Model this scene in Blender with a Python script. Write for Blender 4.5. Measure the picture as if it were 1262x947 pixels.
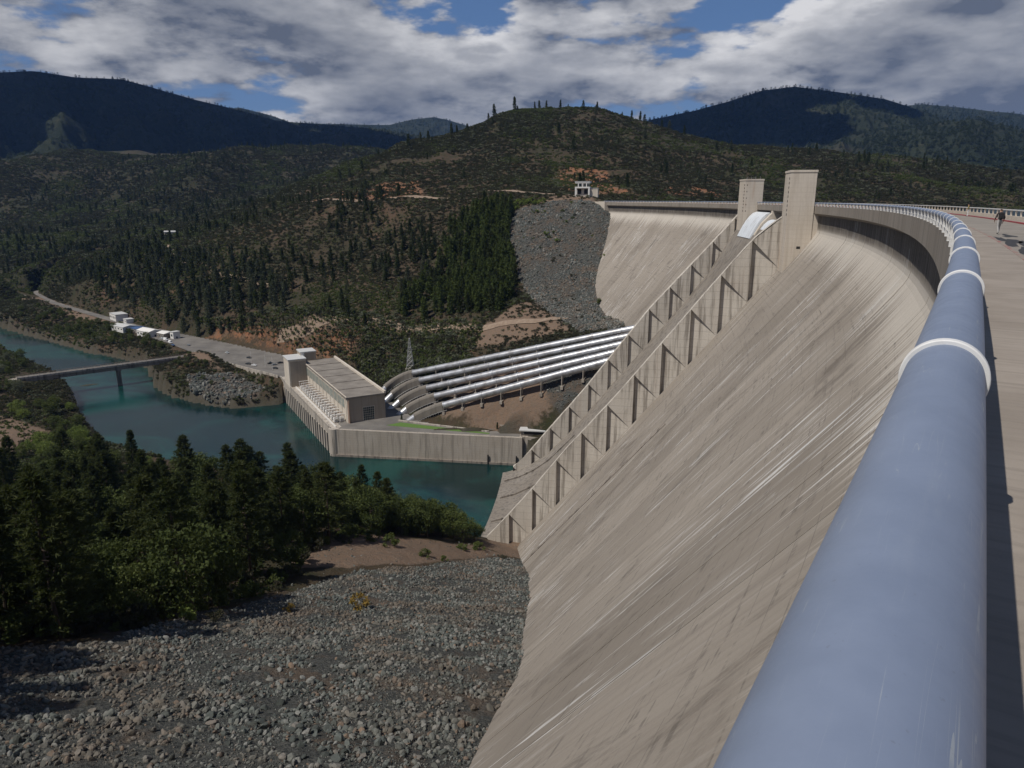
import bpy, bmesh, math, random
import numpy as np
from mathutils import Vector, Matrix, Euler
random.seed(5)
SC=bpy.context.scene; COL=SC.collection
for o in list(bpy.data.objects): bpy.data.objects.remove(o)
# ---------------------------------------------------------------- camera
CAMZ=2.3; PITCH=math.atan((473.5-246.5)/875.)
cam=bpy.data.cameras.new('camera'); camo=bpy.data.objects.new('camera',cam); COL.objects.link(camo)
camo.location=(0,0,CAMZ); camo.rotation_euler=(math.pi/2-PITCH,0,0)
cam.sensor_width=36; cam.lens=36*875/1262; cam.clip_start=.05; cam.clip_end=40000
SC.camera=camo
# ---------------------------------------------------------------- sun and sky
SUN_AZ,SUN_EL=math.radians(238),math.radians(57)
sun=bpy.data.lights.new('sun','SUN'); suno=bpy.data.objects.new('sun',sun); COL.objects.link(suno)
sun.energy=5.0; sun.angle=math.radians(.53); sun.color=(1,.94,.85)
sd=Vector((math.sin(SUN_AZ)*math.cos(SUN_EL),math.cos(SUN_AZ)*math.cos(SUN_EL),math.sin(SUN_EL)))
suno.rotation_euler=sd.to_track_quat('Z','Y').to_euler(); suno.location=(0,0,500)
SC.view_settings.view_transform='Standard'; SC.view_settings.look='None'; SC.view_settings.exposure=-.33; SC.view_settings.gamma=1
SC.render.engine='CYCLES'; SC.render.resolution_x=1024; SC.render.resolution_y=768
SC.cycles.max_bounces=6; SC.cycles.transparent_max_bounces=8; SC.cycles.volume_bounces=0
class G:
    "small node-graph helper"
    def __init__(s,nt): s.nt=nt
    def n(s,t,ins=None,**p):
        q=s.nt.nodes.new(t)
        for k,v in p.items(): setattr(q,k,v)
        for k,v in (ins or {}).items(): s.put(q.inputs[k],v)
        return q
    def put(s,sock,v):
        if isinstance(v,bpy.types.NodeSocket): s.nt.links.new(v,sock)
        elif isinstance(v,bpy.types.Node): s.nt.links.new(v.outputs[0],sock)
        else:
            try: sock.default_value=v
            except Exception: sock.default_value=tuple(v)+(1,)
    def m(s,op,a,b=0.,c=0.,clamp=False):
        return s.n('ShaderNodeMath',{0:a,1:b,2:c},operation=op,use_clamp=clamp).outputs[0]
    def mix(s,f,a,b,mode='MIX'):
        q=s.n('ShaderNodeMix',data_type='RGBA',blend_type=mode); s.put(q.inputs[0],f)
        for i,v in ((6,a),(7,b)): s.put(q.inputs[i],v if not isinstance(v,(tuple,list)) or len(v)==4 else tuple(v)+(1,))
        return q.outputs[2]
    def noise(s,vec,scale=1.,det=4.,rough=.5,dist=0.):
        q=s.n('ShaderNodeTexNoise',{'Scale':scale,'Detail':det,'Roughness':rough,'Distortion':dist})
        if vec is not None: s.put(q.inputs['Vector'],vec)
        return q.outputs['Fac']
    def sc(s,vec,x,y,z,loc=(0,0,0)):
        return s.n('ShaderNodeMapping',{'Vector':vec,'Scale':(x,y,z),'Location':loc}).outputs[0]
    def step(s,v,a,b):
        return s.n('ShaderNodeMapRange',{0:v,1:a,2:b,3:0.,4:1.},interpolation_type='SMOOTHSTEP').outputs[0]
    def lin(s,v,a,b,c,d):
        return s.n('ShaderNodeMapRange',{0:v,1:a,2:b,3:c,4:d}).outputs[0]
world=bpy.data.worlds.new('World'); SC.world=world; world.use_nodes=True
g=G(world.node_tree); world.node_tree.nodes.clear()
sky=g.n('ShaderNodeTexSky',sky_type='NISHITA',sun_disc=False,sun_elevation=SUN_EL,sun_rotation=SUN_AZ,altitude=330,air_density=1.0,dust_density=.6,ozone_density=2.0)
tc=g.n('ShaderNodeTexCoord'); dirv=tc.outputs['Generated']
CLX,CLY,CLZ=.3,7.7,1.3
def cloud_d(off):
    v=g.n('ShaderNodeVectorMath',{0:dirv,1:off},operation='ADD').outputs[0]
    v=g.sc(v,3.4,3.4,9.,(CLX,CLY,CLZ))
    big=g.noise(v,1.,3.,.5,.1)
    puff=g.n('ShaderNodeTexVoronoi',{'Vector':g.n('ShaderNodeVectorMath',{0:v,1:g.n('ShaderNodeVectorMath',{0:g.n('ShaderNodeTexNoise',{'Vector':v,'Scale':4.,'Detail':3.}).outputs['Color'],1:(.55,.55,.55)},operation='MULTIPLY').outputs[0]},operation='ADD').outputs[0],'Scale':2.6,'Smoothness':.6},feature='SMOOTH_F1').outputs['Distance']
    fine=g.noise(v,5.,6.,.62,.0)
    return g.m('ADD',g.m('ADD',big,g.m('MULTIPLY',g.m('SUBTRACT',.42,puff),.27)),g.m('MULTIPLY',g.m('SUBTRACT',fine,.5),.30))
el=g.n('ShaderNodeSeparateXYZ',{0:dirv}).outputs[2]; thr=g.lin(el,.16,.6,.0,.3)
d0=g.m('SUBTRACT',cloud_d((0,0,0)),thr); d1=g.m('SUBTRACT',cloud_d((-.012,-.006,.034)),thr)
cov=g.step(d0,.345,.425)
lit=g.m('ADD',.42,g.m('MULTIPLY',g.m('SUBTRACT',d0,d1),3.0),clamp=True)
thick=g.step(d0,.43,.62)
lit=g.m('MULTIPLY',lit,g.lin(thick,0,1,1.1,.42),clamp=True)
ccol=g.mix(lit,(1.9,2.2,2.9),(12.5,12.4,12.5))
skyc=g.mix(g.lin(el,.18,.55,.5,.12),sky.outputs[0],(1.0,2.7,7.2))
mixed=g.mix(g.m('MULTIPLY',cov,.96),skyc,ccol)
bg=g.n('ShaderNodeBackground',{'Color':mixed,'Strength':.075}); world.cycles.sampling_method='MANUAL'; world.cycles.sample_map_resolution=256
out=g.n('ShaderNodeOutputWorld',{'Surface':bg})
# ---------------------------------------------------------------- helpers
ALLMATS={}
def mat(name,fn,rough=.8,**kw):
    m=bpy.data.materials.new(name); m.use_nodes=True; nt=m.node_tree; nt.nodes.clear(); g=G(nt)
    b=g.n('ShaderNodeBsdfPrincipled'); o=g.n('ShaderNodeOutputMaterial',{'Surface':b}); b.inputs['Roughness'].default_value=rough
    b.inputs['Specular IOR Level'].default_value=kw.get('spec',.3); b.inputs['Metallic'].default_value=kw.get('metal',0)
    c=fn(g,b)
    if c is not None: g.put(b.inputs['Base Color'],c if not isinstance(c,(tuple,list)) or len(c)==4 else tuple(c)+(1,))
    ALLMATS[name]=m
    return m
def bump(g,b,h,strength,dist):
    q=g.n('ShaderNodeBump',{'Height':h,'Strength':strength,'Distance':dist}); g.put(b.inputs['Normal'],q.outputs[0])
def pos(g): return g.n('ShaderNodeNewGeometry').outputs['Position']
def objc(g): return g.n('ShaderNodeTexCoord').outputs['Object']
def rnd(g): return g.n('ShaderNodeObjectInfo').outputs['Random']
def tag(o,label=None,cat=None,group=None,kind=None):
    if label: o['label']=label
    if cat: o['category']=cat
    if group: o['group']=group
    if kind: o['kind']=kind
    return o
def empty(name,loc,label,cat,group=None,rz=0.):
    o=bpy.data.objects.new(name,None); COL.objects.link(o); o.location=loc; o.rotation_euler=(0,0,rz); o.empty_display_size=.5
    return tag(o,label,cat,group)
class MB:
    "collects shapes; build() links them as one mesh object"
    def __init__(s): s.v=[]; s.f=[]; s.uv=[]
    def add(s,v,f,uv=None):
        k=len(s.v); s.v+= [tuple(p) for p in v]; s.f+=[tuple(i+k for i in q) for q in f]
        s.uv+= list(uv) if uv is not None else [(p[0],p[1]) for p in v]
        return s
    def box(s,c,size,ax=(1,0),ay=None,top=1.):
        "c = centre of the bottom face; ax = unit xy of local x; top = taper of the top"
        ay=ay or (-ax[1],ax[0]); hx,hy,hz=size[0]/2,size[1]/2,size[2]; v=[]
        for z,k in ((0,1.),(hz,top)):
            for sx,sy in ((-1,-1),(1,-1),(1,1),(-1,1)):
                v.append((c[0]+k*(sx*hx*ax[0]+sy*hy*ay[0]),c[1]+k*(sx*hx*ax[1]+sy*hy*ay[1]),c[2]+z))
        return s.add(v,[(3,2,1,0),(4,5,6,7),(0,1,5,4),(1,2,6,5),(2,3,7,6),(3,0,4,7)])
    def prism(s,poly,z0,z1):
        n=len(poly); v=[(p[0],p[1],z0) for p in poly]+[(p[0],p[1],z1) for p in poly]
        return s.add(v,[tuple(range(n-1,-1,-1)),tuple(range(n,2*n))]+[(i,(i+1)%n,n+(i+1)%n,n+i) for i in range(n)])
    def tube(s,path,r,n=12,caps=True):
        path=[Vector(p) for p in path]; rs=r if hasattr(r,'__len__') else [r]*len(path); v=[];f=[];uv=[]; L=0
        for i,p in enumerate(path):
            t=(path[min(i+1,len(path)-1)]-path[max(i-1,0)]).normalized()
            up=Vector((0,0,1)) if abs(t.z)<.95 else Vector((0,1,0))
            a=t.cross(up).normalized(); b=a.cross(t).normalized()
            if i: L+=(p-path[i-1]).length
            for k in range(n):
                q=2*math.pi*k/n; v.append(p+rs[i]*(math.cos(q)*a+math.sin(q)*b)); uv.append((q*rs[0],L))
        for i in range(len(path)-1):
            for k in range(n): f.append((i*n+k,i*n+(k+1)%n,(i+1)*n+(k+1)%n,(i+1)*n+k))
        if caps: f+=[tuple(range(n-1,-1,-1)),tuple((len(path)-1)*n+k for k in range(n))]
        return s.add(v,f,uv)
    def bar(s,a,b,w):
        return s.tube([a,b],w*.7,4)
    def build(s,name,m,parent=None,smooth=False,world=True,bevel=0):
        me=bpy.data.meshes.new(name); off=Vector((0,0,0))
        if parent is not None and world:
            q=parent
            while q is not None: off=off+q.location; q=q.parent
        me.from_pydata([(p[0]-off[0],p[1]-off[1],p[2]-off[2]) for p in s.v],[],s.f)
        u=me.uv_layers.new(name='UVMap'); li=np.empty(len(me.loops),np.int32); me.loops.foreach_get('vertex_index',li)
        u.data.foreach_set('uv',np.array(s.uv,np.float32)[li].ravel())
        if m: me.materials.append(m)
        me.validate(); me.update()
        bm=bmesh.new(); bm.from_mesh(me); bmesh.ops.recalc_face_normals(bm,faces=bm.faces[:]); bm.to_mesh(me); bm.free()
        if smooth:
            me.polygons.foreach_set('use_smooth',[True]*len(me.polygons))
            try: me.set_sharp_from_angle(angle=math.radians(40))
            except Exception: pass
        o=bpy.data.objects.new(name,me); COL.objects.link(o); o.parent=parent
        if bevel:
            b=o.modifiers.new('bevel','BEVEL'); b.width=bevel; b.segments=2; b.limit_method='ANGLE'
        return o
def copy_tree(o,parent=None):
    c=o.copy(); COL.objects.link(c); c.parent=parent
    for ch in list(o.children): copy_tree(ch,c)
    return c
def mesh_np(name,V,F,m,attrs=None):
    me=bpy.data.meshes.new(name); V=np.asarray(V,np.float32); F=np.asarray(F,np.int32); k=F.shape[1]
    me.vertices.add(len(V)); me.vertices.foreach_set('co',V.ravel())
    me.loops.add(F.size); me.loops.foreach_set('vertex_index',F.ravel())
    me.polygons.add(len(F)); me.polygons.foreach_set('loop_start',np.arange(0,F.size,k,dtype=np.int32))
    for n,a in (attrs or {}).items():
        at=me.attributes.new(n,'FLOAT','POINT'); at.data.foreach_set('value',np.asarray(a,np.float32))
    if m: me.materials.append(m)
    me.update(calc_edges=True); me.validate()
    return me
def lerp(a,b,t): return tuple(x+(y-x)*t for x,y in zip(a,b))
# ---------------------------------------------------------------- terrain height function (world metres, camera foot at 0,0)
CP=[(-4.9,67.4,-60.5),(30.1,48.1,-60.5),(-3.4,80.5,-66.6),(32.0,61.8,-66.6),(-1.1,92.3,-70.8),(34.6,74.2,-70.8),(0.6,105.2,-76.1),(36.5,87.7,-76.1),(2.3,127.0,-85.7),(38.8,110.5,-85.7),(3.5,160.8,-100.8),(40.7,146.0,-100.8),(5.5,204.8,-117.3),(43.5,192.3,-117.3),(4.3,241.5,-131.9),(42.9,231.1,-131.9),(2.2,288.5,-148.0),(41.4,280.7,-148.0),(-5.9,44.0,-47.0),(28.6,23.8,-49.0),(-9.7,23.8,-38.0),(24.2,2.6,-40.0),(-15.0,-2.0,-26.0),(18.3,-24.3,-28.0),(-24.5,-37.8,-8.0),(7.6,-61.6,-10.0),(-52.4,-73.2,2.0),(-21.7,-98.9,0.0),(-92.7,-117.8,8.0),(-64.1,-145.8,6.0),(-50.0,60.0,-53.0),(-25.0,60.0,-55.0),(-100.0,60.0,-49.0),(-160.0,60.0,-44.0),(-260.0,60.0,-42.0),(-40.0,10.0,-36.0),(-120.0,0.0,-25.0),(-250.0,-20.0,-20.0),(-400,0.0,-40.0),(-30.0,100.0,-71.0),(-80.0,100.0,-67.0),(-140.0,100.0,-62.0),(-220.0,100.0,-60.0),(-340,120.0,-70.0),(-30.0,150.0,-92.0),(-80.0,150.0,-89.0),(-130.0,150.0,-86.0),(-200.0,150.0,-84.0),(-40.0,200.0,-107.0),(-82.0,198.0,-105.0),(-140.0,200.0,-104.0),(-220.0,200.0,-104.0),(-320,220.0,-112.0),(-40.0,230.0,-116.0),(-80.0,240.0,-114.0),(-140.0,240.0,-116.0),(-220.0,240.0,-118.0),(-20.0,270.0,-135.0),(-60.0,280.0,-133.0),(-120.0,290.0,-132.0),(-200.0,300.0,-132.0),(-280.0,330,-136.0),(-380,340,-132.0),(-330,420,-143.0),(-420,480,-138.0),(-420,420,-135.0),(-460,560,-140.0),(-520,560,-132.0),(-620,700,-138.0),(-700,760,-128.0),(-600,520,-110.0),(-800,700,-95.0),(-1000,900,-60.0),(-600,250.0,-60.0),(-900,400,-20.0),(-191.0,580,-133.0),(-301,661,-133.0),(-390,738,-133.0),(-498,845,-132.0),(-680,1005,-130.0),(-760,1010,-128.0),(-900,1150,-125.0),(-150.0,450,-133.0),(-120.0,500,-133.0),(-60.0,420,-133.0),(-40.0,440,-131.0),(0.0,410,-131.0),(10.0,400,-131.0),(-100.0,540,-131.0),(-60.0,470,-124.0),(-20.0,450,-118.0),(10.0,440,-114.0),(77.0,605,-39.6),(115.7,615,-39.6),(65.4,533,-72.6),(104.9,540,-72.6),(66.9,496,-77.1),(106.6,501,-77.1),(71.4,444,-76.5),(111.4,445,-76.5),(62.6,430,-88.0),(102.6,431,-88.0),(49.9,416,-104.0),(89.9,416,-104.0),(30.6,403,-128.0),(70.6,402,-128.0),(19.0,391,-142.0),(59.0,389,-142.0),(22.2,293.2,-152.0),(71.4,284.1,-152.0),(26.6,319,-152.0),(76.1,312,-152.0),(29.9,346,-152.0),(79.6,340,-152.0),(32.1,372,-152.0),(82.0,369,-152.0),(-178.6,617,-100.0),(-101.2,580,-96.0),(-44.5,542,-92.0),(-12.4,512,-88.0),(19.9,507,-80.0),(35.3,521,-78.0),(5.1,483,-92.0),(-18.4,509,-100.0),(-43.3,523,-106.0),(-80.7,526,-116.0),(-126.4,568,-112.0),(-222.8,616,-118.0),(27.6,486,-84.0),(-239.1,623,-112.0),(-344,725,-118.0),(-522,895,-112.0),(-17.6,482,-112.0),(10.7,484,-98.0),(-357,826,-73.3),(-516,949,-73.9),(-275.7,783,-69.4),(-194.9,745,-65.9),(-102.7,692,-61.1),(-22.5,640,-56.2),(6.5,640,-34.9),(-237.9,930,-1.2),(-333,996,-14.3),(-123.4,851,1.8),(-9.0,740,3.5),(54.4,713,5.0),(6.1,600,-62.8),(48.3,623,-33.9),(82.0,667,-1.6),(81.1,685,2.7),(101.7,713,2.7),(45.4,578,-63.7),(85.2,1347,161.0),(13.0,1350,154.5),(-44.7,1339,137.1),(-101.8,1326,115.5),(-183.1,1287,92.3),(-259.3,1243,63.4),(-327,1186,29.4),(-379,1138,-2.0),(-452,1090,-37.2),(-515,1062,-65.3),(142.6,1342,157.8),(185.5,1337,146.4),(238.6,1308,127.3),(300,1265,97.2),(379,1296,91.6),(540,1346,88.0),(683,1335,74.9),(793,1273,56.9),(854,1233,43.5),(969,1145,28.5),(1095,1025,14.9),(67.3,1048,64.7),(-35.5,1049,53.9),(168.6,1036,53.2),(233.8,972,29.7),(114.1,802,12.1),(56.3,868,24.9),(256.3,863,8.3),(377,926,8.7),(506,977,9.1),(658,943,4.8),(797,829,2.7),(-153.4,1069,43.7),(-222.2,1057,23.1),(-1534,2222,92.9),(-1402,2249,112.8),(-1197,2195,133.0),(-1039,2219,150.5),(-812,2259,164.9),(-537,2339,146.5),(-374,2269,123.3),(-177.8,2293,115.0),(-837,1761,23.9),(-669,1832,24.8),(-443,1745,42.2),(-965,1636,-25.0),(-1091,1556,-23.6),(-874,1340,-75.6),(-711,1321,-60.0),(-624,1473,-27.0),(-727,1017,-96.5),(-661,1061,-88.9),(-989,1128,-63.3),(-1693,1974,57.9),(-799,756,-75.4),(-1577,1534,13.0),(-2068,2033,102.3),(114.0,1746,80.0),(-58.3,1699,70.0),(-229.5,1583,20.0),(284.6,1727,70.0),(513,1725,60.0),(875,1686,50.0),(1130,1527,20.0),(169.4,2594,60.0),(770,2588,60.0),(1438,2285,60.0),(180.0,120.0,-60.0),(250.0,300.0,-90.0),(260.0,450,-90.0),(230.0,600,-50.0),(400,300.0,-80.0),(450,600,-80.0),(350,750,-40.0),(600,500,-60.0),(600,850,-30.0),(900,700,-30.0),(800,1000,-25.0),(100.0,-150.0,-10.0),(300.0,-100.0,-40.0),(1200,900,-15.0),(900,300.0,-30.0),(160.0,700,-10.0)]
def _in(p,poly):
    r=False
    for (ax,ay),(bx,by) in zip(poly,poly[1:]+poly[:1]):
        if (ay>p[1])!=(by>p[1]) and p[0]<(bx-ax)*(p[1]-ay)/(by-ay)+ax: r=not r
    return r
CP=[p for p in CP if not (_in(p,[(-82, 500), (75, 448), (58, 394), (-45, 420)]) or p in ((-60.0,470.0,-124.0),(-460.0,560.0,-140.0)))]+[(-70.0,491.0,-120.7),(-48.5,482.1,-114.4),(-20.0,470.4,-106.0),(15.8,455.6,-95.5),(44.4,443.8,-87.1),(73.0,432.0,-78.7),(-63.1,475.2,-122.1),(-43.4,467.5,-116.1),(-17.2,457.3,-108.1),(15.6,444.5,-98.1),(41.8,434.2,-90.1),(68.0,424.0,-82.1),(-56.2,459.5,-123.5),(-38.3,453.0,-117.8),(-14.5,444.3,-110.2),(15.3,433.4,-100.7),(39.2,424.7,-93.1),(63.0,416.0,-85.5),(-49.4,443.8,-124.8),(-33.3,438.4,-119.4),(-11.8,431.3,-112.2),(15.0,422.3,-103.3),(36.5,415.2,-96.1),(58.0,408.0,-88.9),(-42.5,428.0,-127.7),(-28.2,423.8,-122.6),(-9.1,418.2,-115.8),(14.8,411.2,-107.4),(33.9,405.6,-100.6),(53.0,400.0,-93.8),(-20,420,-119.5),(5,414,-112.5),(-35,424,-125),(20,410,-107),(-8,412,-122),(35,405,-101),(-390,536,-134),(-375,530,-136),(-400,545,-134),(-410,560,-136),(-93,486,-134),(-85,472,-134),(-78,459,-134),(-70,446,-134),(-63,434,-134)]
CP=np.array(CP,float)
RIVER=[(-14,312),(-40,322),(-80,336),(-120,350),(-190,375),(-250,415),(-290,462),(-320,500),(-352,545),(-400,600),(-470,665),(-541,736),(-760,920),(-1100,1200),(-1200,1330),(-900,1110),(-760,985),(-634,869),(-560,812),(-486,757),(-440,720),(-399,696),(-350,662),(-318,610),(-300,580),(-272,548),(-248,533),(-225,520),(-203,515),(-182,526),(-172,534),(-103,416.5),(9,402),(10,378)]
DECK=[(-99,424),(-60,418),(-8,409),(-6,411),(-32,415),(-72,432),(-85,470),(-135,560),(-185,610),(-290,690),(-380,757),(-396,738),(-335,680),(-292,636),(-240,590),(-190,551),(-168,540)]
ROADS=[ # polyline (x,y,z), half width
 ([(-380,745,-133),(-440,795,-132.5),(-498,845,-132),(-590,925,-131),(-680,1003,-130),(-800,1080,-128),(-1000,1180,-126)],5.0),
 ([(-600,935,-131),(-655,990,-129.5),(-700,1040,-128),(-690,1100,-124),(-640,1160,-116)],3.5)]
PE=[(-70,491,-117.),(-63.1,475.2,-118.4),(-56.2,459.5,-119.8),(-49.4,443.8,-121.1),(-42.5,428,-122.5)]; PU=[(73,432,-75.),(68,424,-78.4),(63,416,-81.8),(58,408,-85.2),(53,400,-88.6)]
def rbf_fit(P,c=22.,lam=2.0):
    d=np.sqrt(((P[:,None,:2]-P[None,:,:2])**2).sum(2)+c*c)
    n=len(P); A=np.zeros((n+3,n+3)); A[:n,:n]=d-np.eye(n)*lam; Q=np.c_[np.ones(n),P[:,:2]/1000]
    A[:n,n:]=Q; A[n:,:n]=Q.T
    return np.linalg.solve(A,np.r_[P[:,2],0,0,0])
RW=rbf_fit(CP)
def rbf(X,Y,c=22.):
    out=np.empty(X.shape)
    for i in range(0,X.size,20000):
        x=X[i:i+20000]; y=Y[i:i+20000]
        d=np.sqrt((x[:,None]-CP[None,:,0])**2+(y[:,None]-CP[None,:,1])**2+c*c)
        out[i:i+20000]=d@RW[:len(CP)]+RW[-3]+RW[-2]*x/1000+RW[-1]*y/1000
    return out
_prm=np.random.RandomState(7).permutation(256); _prm=np.r_[_prm,_prm,_prm]
_ga=np.random.RandomState(9).rand(256)*2*np.pi
def perlin(x,y):
    xi=np.floor(x).astype(int); yi=np.floor(y).astype(int); xf=x-xi; yf=y-yi; xi&=255; yi&=255
    u=xf**3*(xf*(6*xf-15)+10); v=yf**3*(yf*(6*yf-15)+10)
    def g(a,b,dx,dy):
        h=_ga[_prm[_prm[a]+b]&255]; return np.cos(h)*dx+np.sin(h)*dy
    return (g(xi,yi,xf,yf)*(1-u)+g(xi+1,yi,xf-1,yf)*u)*(1-v)+(g(xi,yi+1,xf,yf-1)*(1-u)+g(xi+1,yi+1,xf-1,yf-1)*u)*v
def fbm(x,y,o=5,g=.5,ridge=False):
    s=0;a=1
    for i in range(o):
        n=perlin(x*2**i+17.3*i,y*2**i-9.1*i); s=s+a*((0.35-abs(n))*1.6 if ridge else n); a*=g
    return s
def pdist(X,Y,poly,closed=True):
    "distance to polyline and inside flag"
    d=np.full(X.shape,1e9); ins=np.zeros(X.shape,bool); n=len(poly)
    for i in range(n if closed else n-1):
        ax,ay=poly[i][:2]; bx,by=poly[(i+1)%n][:2]; ex,ey=bx-ax,by-ay
        t=np.clip(((X-ax)*ex+(Y-ay)*ey)/(ex*ex+ey*ey+1e-9),0,1)
        d=np.minimum(d,np.hypot(X-ax-t*ex,Y-ay-t*ey))
        if closed:
            c=((ay>Y)!=(by>Y)); ins^=c&(X<(bx-ax)*(Y-ay)/(by-ay+1e-12)+ax)
    return d,ins
def sstep(a,b,x):
    t=np.clip((x-a)/(b-a),0,1); return t*t*(3-2*t)
def height(X,Y):
    X=np.asarray(X,float).ravel(); Y=np.asarray(Y,float).ravel()
    z=rbf(X,Y); r=np.hypot(X,Y)
    amp=sstep(430,800,r)*np.clip(r/1500,.25,1.6)
    rd=pdist(X,Y,[(20,440),(-100,520),(-200,640),(-400,780),(-700,1040)],False)[0]
    amp*=sstep(20,160,rd)
    lo=1-sstep(1100,1700,r)*.75
    z=z+amp*(16*fbm(X/170,Y/170,4,.5,True)*(.35+.65*lo)-7+5*lo*fbm(X/60+5,Y/60,3))
    far=sstep(1350,2100,r); z=z+far*(85*fbm(X/700+3,Y/700+1,4,.42,True)-42)*np.where(X<300,1,.45)
    near=(1-sstep(330,420,r)); z=z+near*(1.6*fbm(X/30,Y/30,4)+.5*fbm(X/6,Y/6,2))
    z=z+(1-near)*1.2*lo*fbm(X/22,Y/22,3)*sstep(8,60,rd)
    d,ins=pdist(X,Y,DECK); w=np.where(ins,1,1-sstep(0,np.where(((X+100)*320+(Y-440)*290>0)&(X<-95),20,6),d)); z=z*(1-w)-133.35*w
    for pl,hw in ROADS:
        best=np.full(X.shape,1e9); zr=np.zeros(X.shape)
        for i in range(len(pl)-1):
            a=pl[i];b=pl[i+1]; ex,ey=b[0]-a[0],b[1]-a[1]
            t=np.clip(((X-a[0])*ex+(Y-a[1])*ey)/(ex*ex+ey*ey),0,1); dd=np.hypot(X-a[0]-t*ex,Y-a[1]-t*ey)
            m=dd<best; best=np.where(m,dd,best); zr=np.where(m,a[2]+t*(b[2]-a[2]),zr)
        w=1-sstep(hw+1,hw+16,best); z=z*(1-w)+(zr-.3)*w
    for e,u in zip(PE,PU):
        ex,ey=u[0]-e[0],u[1]-e[1]; t=np.clip(((X-e[0])*ex+(Y-e[1])*ey)/(ex*ex+ey*ey),0,1.12); dd=np.hypot(X-e[0]-t*ex,Y-e[1]-t*ey); lim=e[2]+t*(u[2]-e[2])-3.6
        z=np.where(dd<7,np.minimum(z,lim+np.maximum(dd-4.5,0)*.9),z)
    d,ins=pdist(X,Y,RIVER)
    bank=-150.4+np.minimum(d*.45,2.5+3*np.clip(fbm(X/40,Y/40,3)+.4,0,1))
    z=np.where(ins,np.minimum(-150.3-np.minimum(d*.3,6),z),np.maximum(z,bank))
    isl=((X+359)*.75+(Y-585)*.66)**2/100+((X+359)*-.66+(Y-585)*.75)**2/16
    z=np.where(ins,np.maximum(z,-150.+1.1*(1-isl)+.3*fbm(X/4,Y/4,2)-.25),z)
    return z
# ---------------------------------------------------------------- dam axis (arc of 762 m radius through the downstream railing)
R=762.; TAZ=math.radians(33.1); CX,CY=-(R+.08)*math.cos(TAZ),(R+.08)*math.sin(TAZ); A0=math.atan2(-CY,-CX)
def arc(s,o=0.,z=None):
    a=A0+s/R; x=CX+(R-o)*math.cos(a); y=CY+(R-o)*math.sin(a)
    return (x,y) if z is None else (x,y,z)
def arc_inv(X,Y):
    d=np.hypot(X-CX,Y-CY); a=np.arctan2(Y-CY,X-CX)-A0
    return a*R,R-d
def adir(s):
    "tangent (forward) and downstream unit vectors"
    a=A0+s/R; return (-math.sin(a),math.cos(a)),(-math.cos(a),-math.sin(a))
def face_o(z): return -1.5+(-10-z)*.8
# ---------------------------------------------------------------- materials
def conc(base,dark,light,streak=1.,joint=0,rust=0.):
    def f(g,b):
        p=pos(g); uv=g.sc(p,1,1,.06)
        n1=g.noise(p,.06,5,.6); n2=g.noise(p,1.6,6,.7); st=g.noise(uv,.55,5,.65); st2=g.noise(uv,1.7,3,.6)
        c=g.mix(g.step(n1,.3,.7),base,lerp(base,light,.55))
        c=g.mix(g.m('MULTIPLY',g.step(st,.47,.64),.8*streak),c,dark)
        c=g.mix(g.m('MULTIPLY',g.step(st2,.6,.72),.5*streak),c,light)
        if rust: c=g.mix(g.m('MULTIPLY',g.step(g.noise(uv,.4,4,.6,.4),.55,.75),rust),c,(.30,.15,.07))
        c=g.mix(g.lin(n2,.25,.75,.0,.28),c,lerp(c if False else base,dark,.7))
        if joint:
            zz=g.n('ShaderNodeSeparateXYZ',{0:p}).outputs[2]
            w=g.m('FRACT',g.m('MULTIPLY',zz,1./joint)); l=g.m('LESS_THAN',w,.05)
            c=g.mix(g.m('MULTIPLY',l,.35),c,dark)
        bump(g,b,n2,.35,.08)
        return c
    return f
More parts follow.
